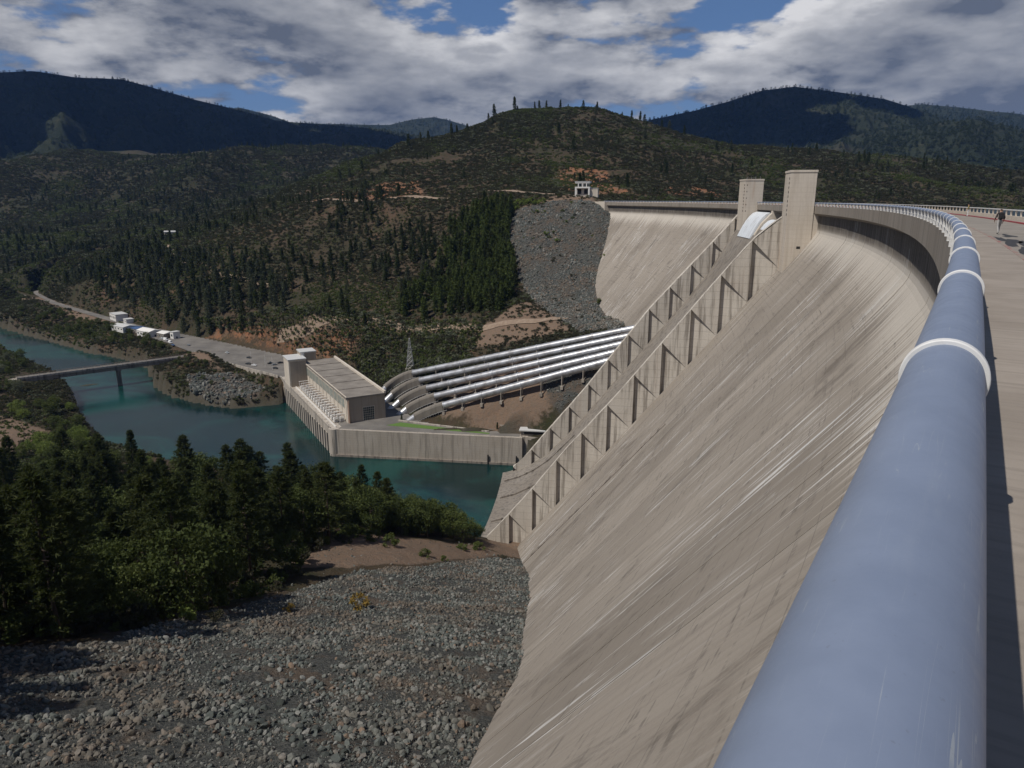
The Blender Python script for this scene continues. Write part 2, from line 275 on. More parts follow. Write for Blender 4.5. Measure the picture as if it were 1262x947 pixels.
def facemat(g,b):
    uv=g.n('ShaderNodeUVMap',uv_map='UVMap').outputs[0]; r=rnd(g)
    base=g.mix(g.step(g.noise(g.sc(uv,.02,.03,1),1,4,.55),.3,.7),(.226,.199,.167),(.304,.27,.229))
    base=g.mix(.5,base,g.mix(r,(.20,.175,.146),(.35,.312,.266)))
    fine=g.noise(g.sc(uv,1.9,.02,1),1,5,.65)
    c=g.mix(g.m('MULTIPLY',g.step(fine,.42,.72),.42),base,(.205,.172,.142))
    mid=g.noise(g.sc(uv,.33,.012,1,(4,0,0)),1,5,.6)
    c=g.mix(g.m('MULTIPLY',g.step(mid,.5,.72),.55),c,(.19,.165,.14))
    band=g.step(g.noise(g.sc(uv,.045,.02,1,(0,7,0)),1,4,.6),.47,.62)
    white=g.m('MULTIPLY',g.step(g.noise(g.sc(uv,.95,.05,1,(9,3,0)),1,2,.4),.605,.66),g.m('ADD',.12,g.m('MULTIPLY',band,.75)))
    c=g.mix(g.m('MULTIPLY',white,.9),c,(.66,.65,.63))
    w2=g.m('MULTIPLY',g.step(g.noise(g.sc(uv,2.6,.06,1,(2,13,0)),1,2,.4),.64,.70),band)
    c=g.mix(g.m('MULTIPLY',w2,.7),c,(.6,.585,.56))
    # damp stains hanging from horizontal lift joints
    stn=g.m('MULTIPLY',g.step(g.noise(g.sc(uv,.05,.9,1,(3,1,0)),1,5,.6,.3),.55,.62),g.step(g.noise(g.sc(uv,.5,.10,1),1,5,.75),.47,.60))
    c=g.mix(g.m('MULTIPLY',stn,.55),c,(.075,.066,.058))
    blot=g.m('MULTIPLY',g.step(g.noise(g.sc(uv,.075,.03,1,(21,5,0)),1,8,.78,.6),.52,.66),.72)
    c=g.mix(blot,c,(.115,.098,.082))
    sxyz=g.n('ShaderNodeSeparateXYZ',{0:uv}); v=sxyz.outputs[1]; u_=sxyz.outputs[0]
    l=g.m('LESS_THAN',g.m('FRACT',g.m('MULTIPLY',v,1/1.95)),.05); c=g.mix(g.m('MULTIPLY',g.m('MULTIPLY',l,g.step(g.noise(g.sc(uv,.12,.3,1),1,4,.6),.4,.6)),.5),c,(.11,.098,.086))
    l=g.m('LESS_THAN',g.m('FRACT',g.m('MULTIPLY',g.m('ADD',v,g.m('MULTIPLY',g.noise(g.sc(uv,.3,.02,1),1,3,.6),.5)),1/11.7)),.02); c=g.mix(g.m('MULTIPLY',g.m('MULTIPLY',l,g.step(g.noise(g.sc(uv,.08,.2,1),1,5,.7),.55,.68)),.8),c,(.07,.06,.055))
    # paler weathered lip at the top of the slope
    lipn=g.noise(g.sc(uv,.9,.02,1,(7,7,0)),1,5,.7); lip=g.m('MULTIPLY',g.step(v,4.6,6.2),g.m('SUBTRACT',1.,g.step(g.m('ADD',v,g.m('MULTIPLY',g.m('SUBTRACT',lipn,.5),34.)),8.,17.)))
    c=g.mix(g.m('MULTIPLY',lip,.85),c,g.mix(fine,(.62,.58,.52),(.42,.38,.33)))
    drip_shade=g.m('MULTIPLY',g.m('SUBTRACT',1.,g.step(v,3.6,5.6)),g.m('ADD',.45,g.m('MULTIPLY',g.step(g.noise(g.sc(uv,.8,.05,1,(2,4,0)),1,5,.7),.42,.6),.5))); c=g.mix(drip_shade,c,(.06,.054,.048))  # overhang shade painted into the upper wall colour, with black drip stains
    cu=g.m('FLOOR',g.m('MULTIPLY',u_,1.05)); cv=g.m('FLOOR',g.m('ADD',g.m('MULTIPLY',v,.085),g.n('ShaderNodeTexWhiteNoise',{'W':cu},noise_dimensions='1D').outputs[0])); wn=g.n('ShaderNodeTexWhiteNoise',{'Vector':g.n('ShaderNodeCombineXYZ',{0:cu,1:cv}).outputs[0]},noise_dimensions='2D').outputs[0]
    patch=g.m('MULTIPLY',g.m('GREATER_THAN',wn,.955),g.m('MULTIPLY',band,g.step(fine,.62,.40))); c=g.mix(g.m('MULTIPLY',patch,.8),c,(.56,.56,.55))
    grit=g.noise(uv,3.,5,.75); c=g.mix(g.lin(grit,.3,.75,0,.25),c,(.16,.14,.12))
    bump(g,b,g.m('ADD',grit,g.m('MULTIPLY',fine,.6)),.5,.06)
    return c
M={}
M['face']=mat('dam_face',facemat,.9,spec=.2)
M['conc']=mat('weathered_concrete',conc((.34,.30,.252),(.12,.105,.09),(.46,.42,.37),.6,1.5,.12),.9)
M['conc_wall']=mat('training_wall_concrete',conc((.49,.445,.385),(.13,.11,.09),(.62,.58,.52),.85,3.2,.12),.9)
M['conc_tower']=mat('tower_concrete',conc((.52,.46,.385),(.32,.26,.2),(.62,.57,.5),.4,1.6,.4),.9)
M['conc_dark']=mat('damp_concrete',conc((.22,.19,.16),(.07,.06,.05),(.3,.27,.24),1.,3.),.9)
M['chute']=mat('chute_concrete',conc((.20,.175,.147),(.09,.08,.07),(.27,.245,.215),.9),.9)
M['fascia']=mat('fascia_concrete',conc((.25,.218,.182),(.10,.088,.075),(.33,.295,.255),.5,0),.9)
M['red_worn']=mat('worn_red_kerb_paint',lambda g,b:g.mix(g.step(g.noise(pos(g),1.1,6,.7),.5,.66),(.24,.20,.17),(.26,.06,.06)),.8)
M['cover']=mat('anchor_cover_concrete',conc((.17,.152,.13),(.09,.08,.07),(.23,.21,.185),.5,0),.9)
M['quay']=mat('quay_concrete',conc((.40,.355,.30),(.13,.115,.10),(.5,.46,.41),1.,0),.9)
M['walk']=mat('sidewalk_concrete',lambda g,b:(lambda p,uv:( bump(g,b,g.m('ADD',g.noise(p,9,5,.7),g.m('MULTIPLY',g.noise(g.sc(uv,.5,.05,1,(0,0,0)),10,3,.6),1.2)),.5,.012),
    g.mix(g.m('MULTIPLY',g.step(g.noise(g.sc(uv,9,.4,1),1,4,.6),.45,.7),.4),g.mix(g.step(g.noise(p,.5,5,.6),.3,.7),(.225,.195,.165),(.29,.255,.22)),(.16,.14,.12)))[1])(pos(g),g.n('ShaderNodeUVMap',uv_map='UVMap').outputs[0]),.9)
M['road']=mat('road_asphalt',lambda g,b:(lambda p:(bump(g,b,g.noise(p,18,4,.7),.5,.01),g.mix(g.step(g.noise(p,.25,5,.6),.3,.7),(.19,.172,.15),(.255,.23,.20)))[1])(pos(g)),.92)
M['asphalt']=mat('valley_asphalt',lambda g,b:(lambda p:g.mix(g.step(g.noise(p,.06,5,.65),.3,.7),(.115,.107,.098),(.185,.172,.155)))(pos(g)),.92)
M['tar']=mat('tar',lambda g,b:g.mix(g.noise(pos(g),2,4,.6),(.02,.02,.022),(.06,.058,.056)),.7)
M['red']=mat('red_kerb_paint',lambda g,b:g.mix(g.step(g.noise(pos(g),2.2,6,.7),.42,.75),(.30,.035,.045),(.22,.16,.14)),.7)
def tubem(g,b):
    uv=g.n('ShaderNodeUVMap',uv_map='UVMap').outputs[0]; p=pos(g)
    scr=g.step(g.noise(g.sc(uv,95,1.6,1),1,3,.55,1.2),.66,.72)
    c=g.mix(g.step(g.noise(p,2.2,6,.65),.3,.7),(.20,.243,.335),(.226,.272,.37))
    c=g.mix(g.m('MULTIPLY',scr,.16),c,(.40,.44,.47))
    l1=g.m('LESS_THAN',g.m('ABSOLUTE',g.m('SUBTRACT',g.noise(g.sc(uv,9,.16,1,(5,1,0)),1,2,.5,0.),.5)),.0022); l2=g.m('LESS_THAN',g.m('ABSOLUTE',g.m('SUBTRACT',g.noise(g.sc(uv,14,.4,1,(1,9,0)),1,2,.5,0.),.46)),.0018)
    pt=g.step(g.noise(uv,1.7,4,.6),.46,.62); c=g.mix(g.m('MULTIPLY',g.m('MULTIPLY',g.m('MAXIMUM',l1,l2),pt),.5),c,(.50,.52,.50))
    sp=g.step(g.noise(p,38,3,.6),.68,.74); c=g.mix(g.m('MULTIPLY',sp,.35),c,(.15,.16,.19))
    sm=g.step(g.noise(g.sc(uv,5,.35,1,(3,2,0)),1,5,.6,.8),.56,.74); c=g.mix(g.m('MULTIPLY',sm,.16),c,(.32,.36,.42))
    g.put(b.inputs['Roughness'],g.lin(g.noise(p,9,5,.7),.3,.7,.42,.58)); bump(g,b,g.noise(g.sc(uv,30,1.2,1),1,3,.6),.08,.004)
    return c
M['tube']=mat('rail_tube_coating',tubem,.5,spec=.5,metal=.25)
M['white_metal']=mat('white_painted_metal',lambda g,b:g.mix(g.step(g.noise(pos(g),4,5,.6),.45,.75),(.66,.66,.65),(.5,.49,.47)),.5)
M['gate']=mat('gate_steel',lambda g,b:g.mix(g.step(g.noise(g.sc(pos(g),1,1,.1),.5,5,.6),.45,.8),(.62,.66,.70),(.40,.40,.40)),.5)
M['penstock']=mat('penstock_steel',lambda g,b:g.mix(g.step(g.noise(g.sc(pos(g),.6,.6,.6),.4,5,.6),.35,.75),(.52,.53,.55),(.30,.29,.285)),.36,metal=.6,spec=.5)
M['water']=mat('river_water',lambda g,b:(bump(g,b,g.noise(g.sc(pos(g),.25,.25,1),1,4,.6),.25,.25),g.mix(g.step(g.noise(pos(g),.016,6,.65,.8),.42,.62),(.004,.018,.018),(.006,.047,.041)))[1],.2,spec=.22)
M['lake']=mat('reservoir_water',lambda g,b:(bump(g,b,g.noise(pos(g),.3,4,.6),.3,.2),(.01,.035,.06))[1],.15,spec=.5)
M['glass']=mat('window_glass',lambda g,b:(.03,.05,.055),.15,spec=.6)
M['pane']=mat('panel_glazing',lambda g,b:g.mix(rnd(g),(.17,.22,.21),(.30,.34,.31)),.3,spec=.5)
M['beige']=mat('beige_render',conc((.56,.50,.42),(.38,.32,.26),(.64,.6,.53),.5),.85)
M['roof']=mat('gravel_roof',lambda g,b:(lambda p:g.mix(g.step(g.noise(p,.12,5,.6),.3,.7),(.165,.148,.128),(.235,.212,.185)))(pos(g)),.95)
M['brown']=mat('shade_brown_concrete',conc((.34,.285,.225),(.22,.18,.14),(.42,.37,.31),.4),.9)  # brown with shade put into it, for unlit ends; stair block shares it
M['white']=mat('white_wall',lambda g,b:g.mix(g.noise(pos(g),.6,5,.6),(.72,.71,.68),(.62,.60,.57)),.7)
M['greyroof']=mat('grey_metal_roof',lambda g,b:(.5,.5,.49),.5)
M['dark']=mat('dark_void',lambda g,b:(.03,.028,.026),.8)
M['rust']=mat('rusty_brown',lambda g,b:g.mix(g.noise(pos(g),1.2,5,.6),(.34,.17,.09),(.45,.38,.32)),.8)
M['lawn']=mat('lawn_grass',lambda g,b:g.mix(g.noise(pos(g),.7,6,.7),(.06,.13,.025),(.12,.19,.045)),.9)
M['steel']=mat('galvanised_steel',lambda g,b:(.38,.38,.38),.5,metal=.4)
M['tyre']=mat('tyre_rubber',lambda g,b:(.02,.02,.02),.8)
for nm,c in (('car_white',(.75,.75,.75)),('car_black',(.02,.02,.022)),('car_grey',(.22,.23,.24)),('car_blue',(.05,.1,.22)),('car_red',(.3,.03,.03)),('car_silver',(.5,.52,.53))):
    M[nm]=mat(nm+'_paint',(lambda c:lambda g,b:c)(c),.3,spec=.6)
def terr(g,b):
    p=pos(g); at=lambda n:g.n('ShaderNodeAttribute',attribute_name=n).outputs['Fac']
    big=g.noise(p,.012,6,.6); mid=g.noise(p,.07,6,.65); fin=g.noise(p,.45,6,.7); px=g.noise(p,1.8,5,.7)
    c=g.mix(g.step(big,.35,.65),(.042,.037,.023),(.08,.056,.038))
    c=g.mix(g.m('MULTIPLY',g.step(mid,.45,.62),.8),c,(.034,.038,.018))
    c=g.mix(g.m('MULTIPLY',g.step(fin,.52,.68),.7),c,(.08,.064,.048))
    c=g.mix(g.m('MULTIPLY',g.step(g.noise(p,.02,5,.7,.6),.58,.72),.6),c,(.15,.085,.055))
    dist=g.n('ShaderNodeVectorMath',{0:p},operation='LENGTH').outputs['Value']; spots=g.step(g.noise(p,.16,5,.75),.44,.56)
    c=g.mix(g.m('MULTIPLY',g.step(dist,900.,1500.),g.m('ADD',.35,g.m('MULTIPLY',spots,.55))),c,g.mix(g.step(g.noise(p,.006,5,.65),.4,.62),(.024,.029,.017),(.048,.045,.031)))
    dirt=g.mix(g.step(fin,.35,.65),(.19,.13,.092),(.165,.125,.095)); dirt=g.mix(g.m('MULTIPLY',g.step(px,.5,.7),.5),dirt,(.11,.08,.055))
    red=g.mix(g.step(g.noise(p,.16,6,.7),.4,.62),(.25,.115,.06),(.16,.105,.072)); red=g.mix(g.m('MULTIPLY',g.step(fin,.5,.66),.65),red,(.10,.075,.045))
    rock=g.mix(g.step(px,.35,.65),(.045,.048,.045),(.10,.10,.092)); rock=g.mix(g.m('MULTIPLY',g.step(mid,.5,.62),.6),rock,(.12,.085,.06))
    wob=g.m('MULTIPLY',g.m('SUBTRACT',g.m('ADD',g.m('MULTIPLY',mid,.6),g.m('MULTIPLY',fin,.4)),.5),1.7)
    k=lambda n,a=.35,b_=.62:g.step(g.m('ADD',at(n),wob),a,b_)
    c=g.mix(k('dirt'),c,dirt); c=g.mix(k('red',.55,.85),c,red); c=g.mix(k('rock'),c,rock)
    shore=at('shore'); c=g.mix(shore,c,g.mix(fin,(.045,.042,.032),(.10,.09,.07)))
    bump(g,b,g.m('ADD',g.m('MULTIPLY',fin,1.),g.m('MULTIPLY',px,.25)),.9,1.2)
    return c
M['terrain']=mat('hill_ground',terr,.95,spec=.1)
def mtn(g,b):
    p=pos(g); n=g.noise(p,.004,7,.65); f=g.noise(p,.03,6,.75)
    c=g.mix(g.step(n,.35,.65),(.014,.02,.011),(.026,.032,.017)); c=g.mix(g.m('MULTIPLY',g.step(f,.5,.7),.7),c,(.06,.058,.036)); c=g.mix(g.m('MULTIPLY',g.step(g.noise(p,.0015,5,.6),.58,.7),.5),c,(.07,.062,.042))
    bump(g,b,f,1.,14.)
    return c
M['mtn']=mat('mountain_forest_floor',mtn,.95,spec=.1)
def leaf(a,b_,c_=None):
    def f(g,b):
        p=pos(g); r=rnd(g)
        c=g.mix(r,a,b_); c=g.mix(g.step(g.noise(p,.5,4,.6),.35,.7),c,c_ or lerp(a,b_,1.3))
        b.inputs['Subsurface Weight'].default_value=0
        tr=g.n('ShaderNodeBsdfTranslucent',{'Color':g.mix(.5,c,(.12,.16,.03))})
        mx=g.n('ShaderNodeMixShader',{0:.25}); g.put(mx.inputs[1],b.outputs[0]); g.put(mx.inputs[2],tr.outputs[0])
        o=[q for q in g.nt.nodes if q.type=='OUTPUT_MATERIAL'][0]; g.put(o.inputs[0],mx.outputs[0])
        return c
    return f
M['pine_green']=mat('green_pine_needles',leaf((.045,.068,.02),(.078,.104,.03),(.09,.11,.036)),.85,spec=.1)  # lighter, greener needles for pines in the wood by the scree
M['pine']=mat('pine_needles',leaf((.020,.032,.011),(.042,.052,.016),(.055,.062,.022)),.8,spec=.15)
M['pine_far']=mat('distant_pine_needles',leaf((.024,.036,.015),(.046,.056,.022),(.054,.064,.028)),.85,spec=.1)
M['leaf']=mat('oak_leaves',leaf((.046,.068,.018),(.078,.10,.026),(.095,.11,.034)),.75,spec=.2)
M['leaf_light']=mat('bright_willow_leaves',leaf((.10,.15,.03),(.15,.19,.045)),.75,spec=.2)
M['leaf_grey']=mat('grey_green_leaves',leaf((.10,.115,.075),(.14,.15,.10)),.8,spec=.15)
M['brush']=mat('chaparral_leaves',leaf((.040,.039,.026),(.07,.06,.046),(.047,.049,.029)),.85,spec=.1)
M['brush_gold']=mat('dry_golden_leaves',leaf((.21,.15,.03),(.26,.17,.05)),.85,spec=.1)
M['bark']=mat('pine_bark',lambda g,b:g.mix(g.noise(g.sc(objc(g),4,4,.6),1,4,.6),(.045,.033,.025),(.11,.085,.065)),.95)
def rockm(g,b):
    r=rnd(g); loc=g.n('ShaderNodeObjectInfo').outputs['Location']; zone=g.step(g.noise(loc,.05,6,.7),.46,.62); p=objc(g); n=g.noise(p,2.5,6,.7)
    ramp=g.n('ShaderNodeValToRGB',{0:r}); cr=ramp.color_ramp
    for i,(q,c) in enumerate(((0,(.048,.054,.048)),(.35,(.10,.112,.103)),(.62,(.15,.155,.138)),(.86,(.23,.228,.21)),(.94,(.14,.105,.08)),(1,(.22,.155,.11)))):
        e=cr.elements[i] if i<2 else cr.elements.new(q); e.position=q; e.color=c+(1,)
    rc=g.mix(g.m('MULTIPLY',zone,.72),ramp.outputs[0],(.15,.112,.082)); c=g.mix(g.step(n,.35,.7),rc,g.mix(.5,rc,(.06,.066,.064)))
    bump(g,b,n,.6,.08); return c
M['rock']=mat('quarry_rock',rockm,.9,spec=.2)
# ---------------------------------------------------------------- ground sheet
def struct(o,name=None): o['kind']='structure'; return o
ZONES=dict(
 rock=[[(-95,92),(-69,104),(-68,132),(-59,153),(-49,184),(-28,204),(-9,247),(4,262),(30,255),(45,160),(45,60),(0,20),(-60,20),(-140,60),(-150,80)],
       [(3,700),(44,690),(90,665),(110,600),(110,500),(66,440),(45,466),(18,545),(6,604),(-6,653)],
       [(16,432),(34,426),(62,435),(60,400),(28,398),(18,415)],[(-222,516),(-196,520),(-190,534),(-205,552),(-232,572),(-268,566),(-252,536)]],
 dirt=[[(-66,189),(-65,216),(-50,235),(-22,257),(4,268),(-9,250),(-29,207),(-48,191)],[(-20,525),(11,552),(35,524),(48,470),(10,486),(-30,512)],
       [(-46,428),(-37,450),(4,450),(24,430),(30,404),(4,400)],[(-190,634),(-101,586),(-44,549),(-18,529),(20,509),(20,500),(-20,517),(-46,536),(-101,573),(-190,622)],
       [(-375,480),(-300,440),(-280,405),(-296,380),(-360,400),(-420,440)],[(-440,778),(-520,840),(-640,940),(-690,990),(-655,990),(-515,862),(-425,778)],
       [(3,700),(60,712),(84,690),(84,665),(44,676)],[(20,258),(-14,268),(-8,306),(20,300)],[(-215,545),(-200,540),(-300,618),(-290,632)]],
 red=[[(-275,965),(-240,1010),(-113,935),(-95,850),(-187,890)],[(66,960),(121,950),(130,770),(112,755),(50,750),(40,860)],[(-330,705),(-285,690),(-190,612),(-130,566),(-120,580),(-200,640),(-290,712)],
      [(160,860),(240,880),(260,840),(170,800)]])
NA,NR=540,560
az=np.radians(np.linspace(-68,82,NA)); rr=18*(3300/18.)**(np.linspace(0,1,NR))
AZ,RR=np.meshgrid(az,rr); GX=(RR*np.sin(AZ)).ravel(); GY=(RR*np.cos(AZ)).ravel()-20
GZ=height(GX,GY)
def keep_under_dam(X,Y,Z):
    "ground stays inside the concrete and below the reservoir"
    s,o=arc_inv(X,Y); m=(s>-60)&(s<684)
    lim=np.where(o>-1.5,1e9,np.where(o>-14,-12.,-14.-(-14-o)*.5))
    lim=np.where(m&(o<-9)&(o>-160),np.minimum(lim,-16),lim)
    Z=np.where(m&(o<-1.5),np.minimum(Z,lim),Z)
    m2=(s>296)&(s<399)&(o<136)&(o>-5); Z=np.where(m2,np.minimum(Z,-154),Z)
    return Z
GZ=keep_under_dam(GX,GY,GZ)
idx=np.arange(NA*NR).reshape(NR,NA)
GF=np.stack([idx[:-1,:-1],idx[:-1,1:],idx[1:,1:],idx[1:,:-1]],-1).reshape(-1,4)
att={}
for k,polys in ZONES.items():
    w=np.zeros(GX.shape)
    for P_ in polys:
        d,i=pdist(GX,GY,P_); soft=np.clip(np.hypot(GX,GY)*.02,2,12); w=np.maximum(w,np.where(i,.5+np.minimum(d/soft,1)*.5,np.maximum(.5-d/soft*.5,0)))
    att[k]=w
dR,iR=pdist(GX,GY,RIVER); att['shore']=np.where(iR,1,1-sstep(.3,3.5,dR))
me=mesh_np('ground',np.stack([GX,GY,GZ],1),GF,M['terrain'],att); me.polygons.foreach_set('use_smooth',[True]*len(me.polygons))
ground=bpy.data.objects.new('ground',me); COL.objects.link(ground); struct(ground)
HG=GZ.reshape(NR,NA)
def hz(X,Y):
    "height of the ground mesh, bilinear"
    X=np.asarray(X,float); Y=np.asarray(Y,float)+20
    a=np.arctan2(X,Y); r=np.hypot(X,Y); i=(a-az[0])/(az[-1]-az[0])*(NA-1); j=np.log(np.maximum(r,18.01)/18)/math.log(3300/18.)*(NR-1)
    i=np.clip(i,0,NA-1.001); j=np.clip(j,0,NR-1.001); i0=i.astype(int); j0=j.astype(int); u=i-i0; v=j-j0
    return (HG[j0,i0]*(1-u)+HG[j0,i0+1]*u)*(1-v)+(HG[j0+1,i0]*(1-u)+HG[j0+1,i0+1]*u)*v
bz=MB(); n=64; bz.add([(22000*math.cos(2*math.pi*k/n),22000*math.sin(2*math.pi*k/n),-190) for k in range(n)],[tuple(range(n))])
struct(bz.build('plain',M['mtn']))
# ---------------------------------------------------------------- water
w=MB(); xs=[(-1300,300),(-1300,1500),(-500,1500),(60,520),(60,300)]; w.add([(x,y,-150) for x,y in xs],[tuple(range(len(xs)))]); struct(w.build('river',M['water']))
w=MB(); v=[arc(s,-9.6,-9) for s in range(-60,701,20)]; ext=[(330,760,-9),(700,1150,-9),(1500,1300,-9),(2300,700,-9),(1500,-300,-9),(300,-300,-9)]
w.add(v+ext,[tuple(range(len(v)+len(ext)))]); struct(w.build('reservoir',M['lake']))
# ---------------------------------------------------------------- mountains
MT_LEFT=[(-3591,3761,457),(-3244,4064,615),(-2890,4323,705),(-2759,4408,728),(-2589,4510,713),(-2365,4631,719),(-2171,4725,668),(-2005,4798,625),(-1786,4884,573),(-1554,4962,517),(-1257,5046,495),(-891,5123,476),(-510,5175,407),(-62,5200,312)]
MT_LEFT_FAR=[(-3580,7709,778),(-3070,7926,928),(-2880,7997,961),(-2616,8088,898),(-2382,8159,823),(-1885,8288,820),(-1366,8390,821),(-1098,8429,885),(-873,8455,913),(-648,8475,864),(-376,8492,788),(267,8496,640)]
MT_RIGHT=[(343,4587,347),(635,4556,424),(823,4526,472),(1053,4478,516),(1272,4421,568),(1439,4369,618),(1602,4312,631),(1839,4216,583),(2026,4130,543),(2205,4037,466),(2406,3920,377),(2600,3795,275),(2963,3519,138)]
MT_RIGHT_FAR=[(2272,6409,647),(2736,6225,692),(3053,6076,736),(3254,5971,742),(3496,5833,695),(3816,5628,626),(4125,5406,568),(4651,4961,476),(5147,4444,359)]
MT_RIGHT_LOW=[(995,3668,221),(1209,3603,262),(1414,3527,249),(1601,3446,286),(1746,3375,308),(1882,3301,335),(1984,3241,342),(2140,3140,286),(2315,3014,244),(2610,2762,181),(2888,2470,111)]
MTPTS=[]
def mountain(name,ridge,front,back,seed,amp):
    P=np.array(ridge,float); a=np.arctan2(P[:,0],P[:,1]); r=np.hypot(P[:,0],P[:,1])
    na,nr=260,150; aa=np.linspace(a[0]-.12,a[-1]+.12,na); tt=np.linspace(-1,1,nr)
    zr=np.interp(aa,a,P[:,2]); rg=np.interp(aa,a,r)
    e=np.minimum((aa-aa[0])/.12,(aa[-1]-aa)/.12).clip(0,1); zr=zr*e-150*(1-e)
    A,T=np.meshgrid(aa,tt); ZR=zr[None,:]; RG=rg[None,:]+T*np.where(T<0,front,back)
    X=RG*np.sin(A); Y=RG*np.cos(A)
    sp=fbm(A.ravel()*rg.mean()/620+seed,RG.ravel()/1500+seed*.7,5,.52,True).reshape(A.shape)
    sh=np.abs(T)**.85; base=-150
    Z=base+(ZR-base)*np.clip(1-sh,0,1)+amp*(sp-.45)*np.clip(np.abs(T)*3.2,0,1)*(1-np.abs(T)**3)
    Z+=8*fbm(X.ravel()/260+seed,Y.ravel()/260,4).reshape(A.shape)*np.clip(np.abs(T)*6+.35,0,1)
    id_=np.arange(na*nr).reshape(nr,na); F=np.stack([id_[:-1,:-1],id_[:-1,1:],id_[1:,1:],id_[1:,:-1]],-1).reshape(-1,4)
    m=mesh_np(name,np.stack([X,Y,Z],-1).reshape(-1,3),F,M['mtn']); m.polygons.foreach_set('use_smooth',[True]*len(m.polygons))
    o=bpy.data.objects.new(name,m); COL.objects.link(o); struct(o)
    rs=np.random.RandomState(seed); N=9000
    u=rs.rand(N)*(na-1.01); v=rs.beta(2.2,1.4,N)*(nr/2)*1.06; v=np.minimum(v,nr-2); i=u.astype(int); j=v.astype(int); fu=u-i; fv=v-j
    f=lambda Q:(Q[j,i]*(1-fu)+Q[j,i+1]*fu)*(1-fv)+(Q[j+1,i]*(1-fu)+Q[j+1,i+1]*fu)*fv
    p=np.stack([f(X),f(Y),f(Z)],1); p=p[p[:,2]>-60]; MTPTS.append(p)
mountain('mountain_left_far',MT_LEFT_FAR,2600,2500,3,260)
mountain('mountain_left',MT_LEFT,2700,2000,11,240)
mountain('mountain_right_far',MT_RIGHT_FAR,2300,2000,21,230)
mountain('mountain_right',MT_RIGHT,1900,1800,31,210)
mountain('mountain_right_low',MT_RIGHT_LOW,1500,1200,41,150)
# ---------------------------------------------------------------- the dam
dam=empty('dam',arc(340,100,-150),'curved concrete gravity dam with central spillway filling the right side','dam')
def sweep(mb,prof,s0,s1,n,closed=False,caps=False):
    v=[];uv=[];L=[0]
    for i in range(1,len(prof)): L.append(L[-1]+math.dist(prof[i],prof[i-1]))
    k=len(prof)
    for j in range(n+1):
        s=s0+(s1-s0)*j/n
        for (o,z),l in zip(prof,L): v.append(arc(s,o,z)); uv.append((s,l))
    f=[]
    for j in range(n):
        for i in range(k if closed else k-1): f.append((j*k+i,j*k+(i+1)%k,(j+1)*k+(i+1)%k,(j+1)*k+i))
    if caps: f+=[tuple(range(k)),tuple(n*k+i for i in range(k-1,-1,-1))]
    mb.add(v,f,uv); return mb
PROF=[(-1.5,-2.6),(-1.5,-6),(-1.5,-8.2),(-1.3,-9.1),(-.9,-9.9),(.35,-11.8),(2.15,-14.3),(4.25,-17.1)]+[(face_o(z),z) for z in (-20.2,-30,-45,-60,-80,-100,-120,-140,-166)]
core=[(o-.5,z) for o,z in PROF]+[(-9.4,-166),(-9.4,-1.9),(-2.,-1.9)]
for s0,s1 in ((-60,296),(399,690)): sweep(MB(),core,s0,s1,60,True,True).build('core',M['conc_dark'],dam)
W_=15.24
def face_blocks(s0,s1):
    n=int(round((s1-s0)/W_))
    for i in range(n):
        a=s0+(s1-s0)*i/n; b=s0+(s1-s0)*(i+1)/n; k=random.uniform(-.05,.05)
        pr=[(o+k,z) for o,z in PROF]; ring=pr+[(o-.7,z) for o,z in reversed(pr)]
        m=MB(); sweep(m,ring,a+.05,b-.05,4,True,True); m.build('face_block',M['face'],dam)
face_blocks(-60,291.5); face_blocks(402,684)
# spillway
CH=[(-9,-8),(-2,-7.2),(2,-8.2),(5.5,-11),(9,-16),(14,-25.5),(20,-36),(30,-10-31.5/.8),(60,-10-61.5/.8),(88,-10-89.5/.8),(95,-129.5),(102,-136.8),(110,-142.8),(118,-147),(126,-149.6),(136,-151.5)]
m=MB(); sweep(m,CH+[(136,-165),(-9,-165)],294.2,401,40,True,True); m.build('spillway_chute',M['chute'],dam,smooth=True)
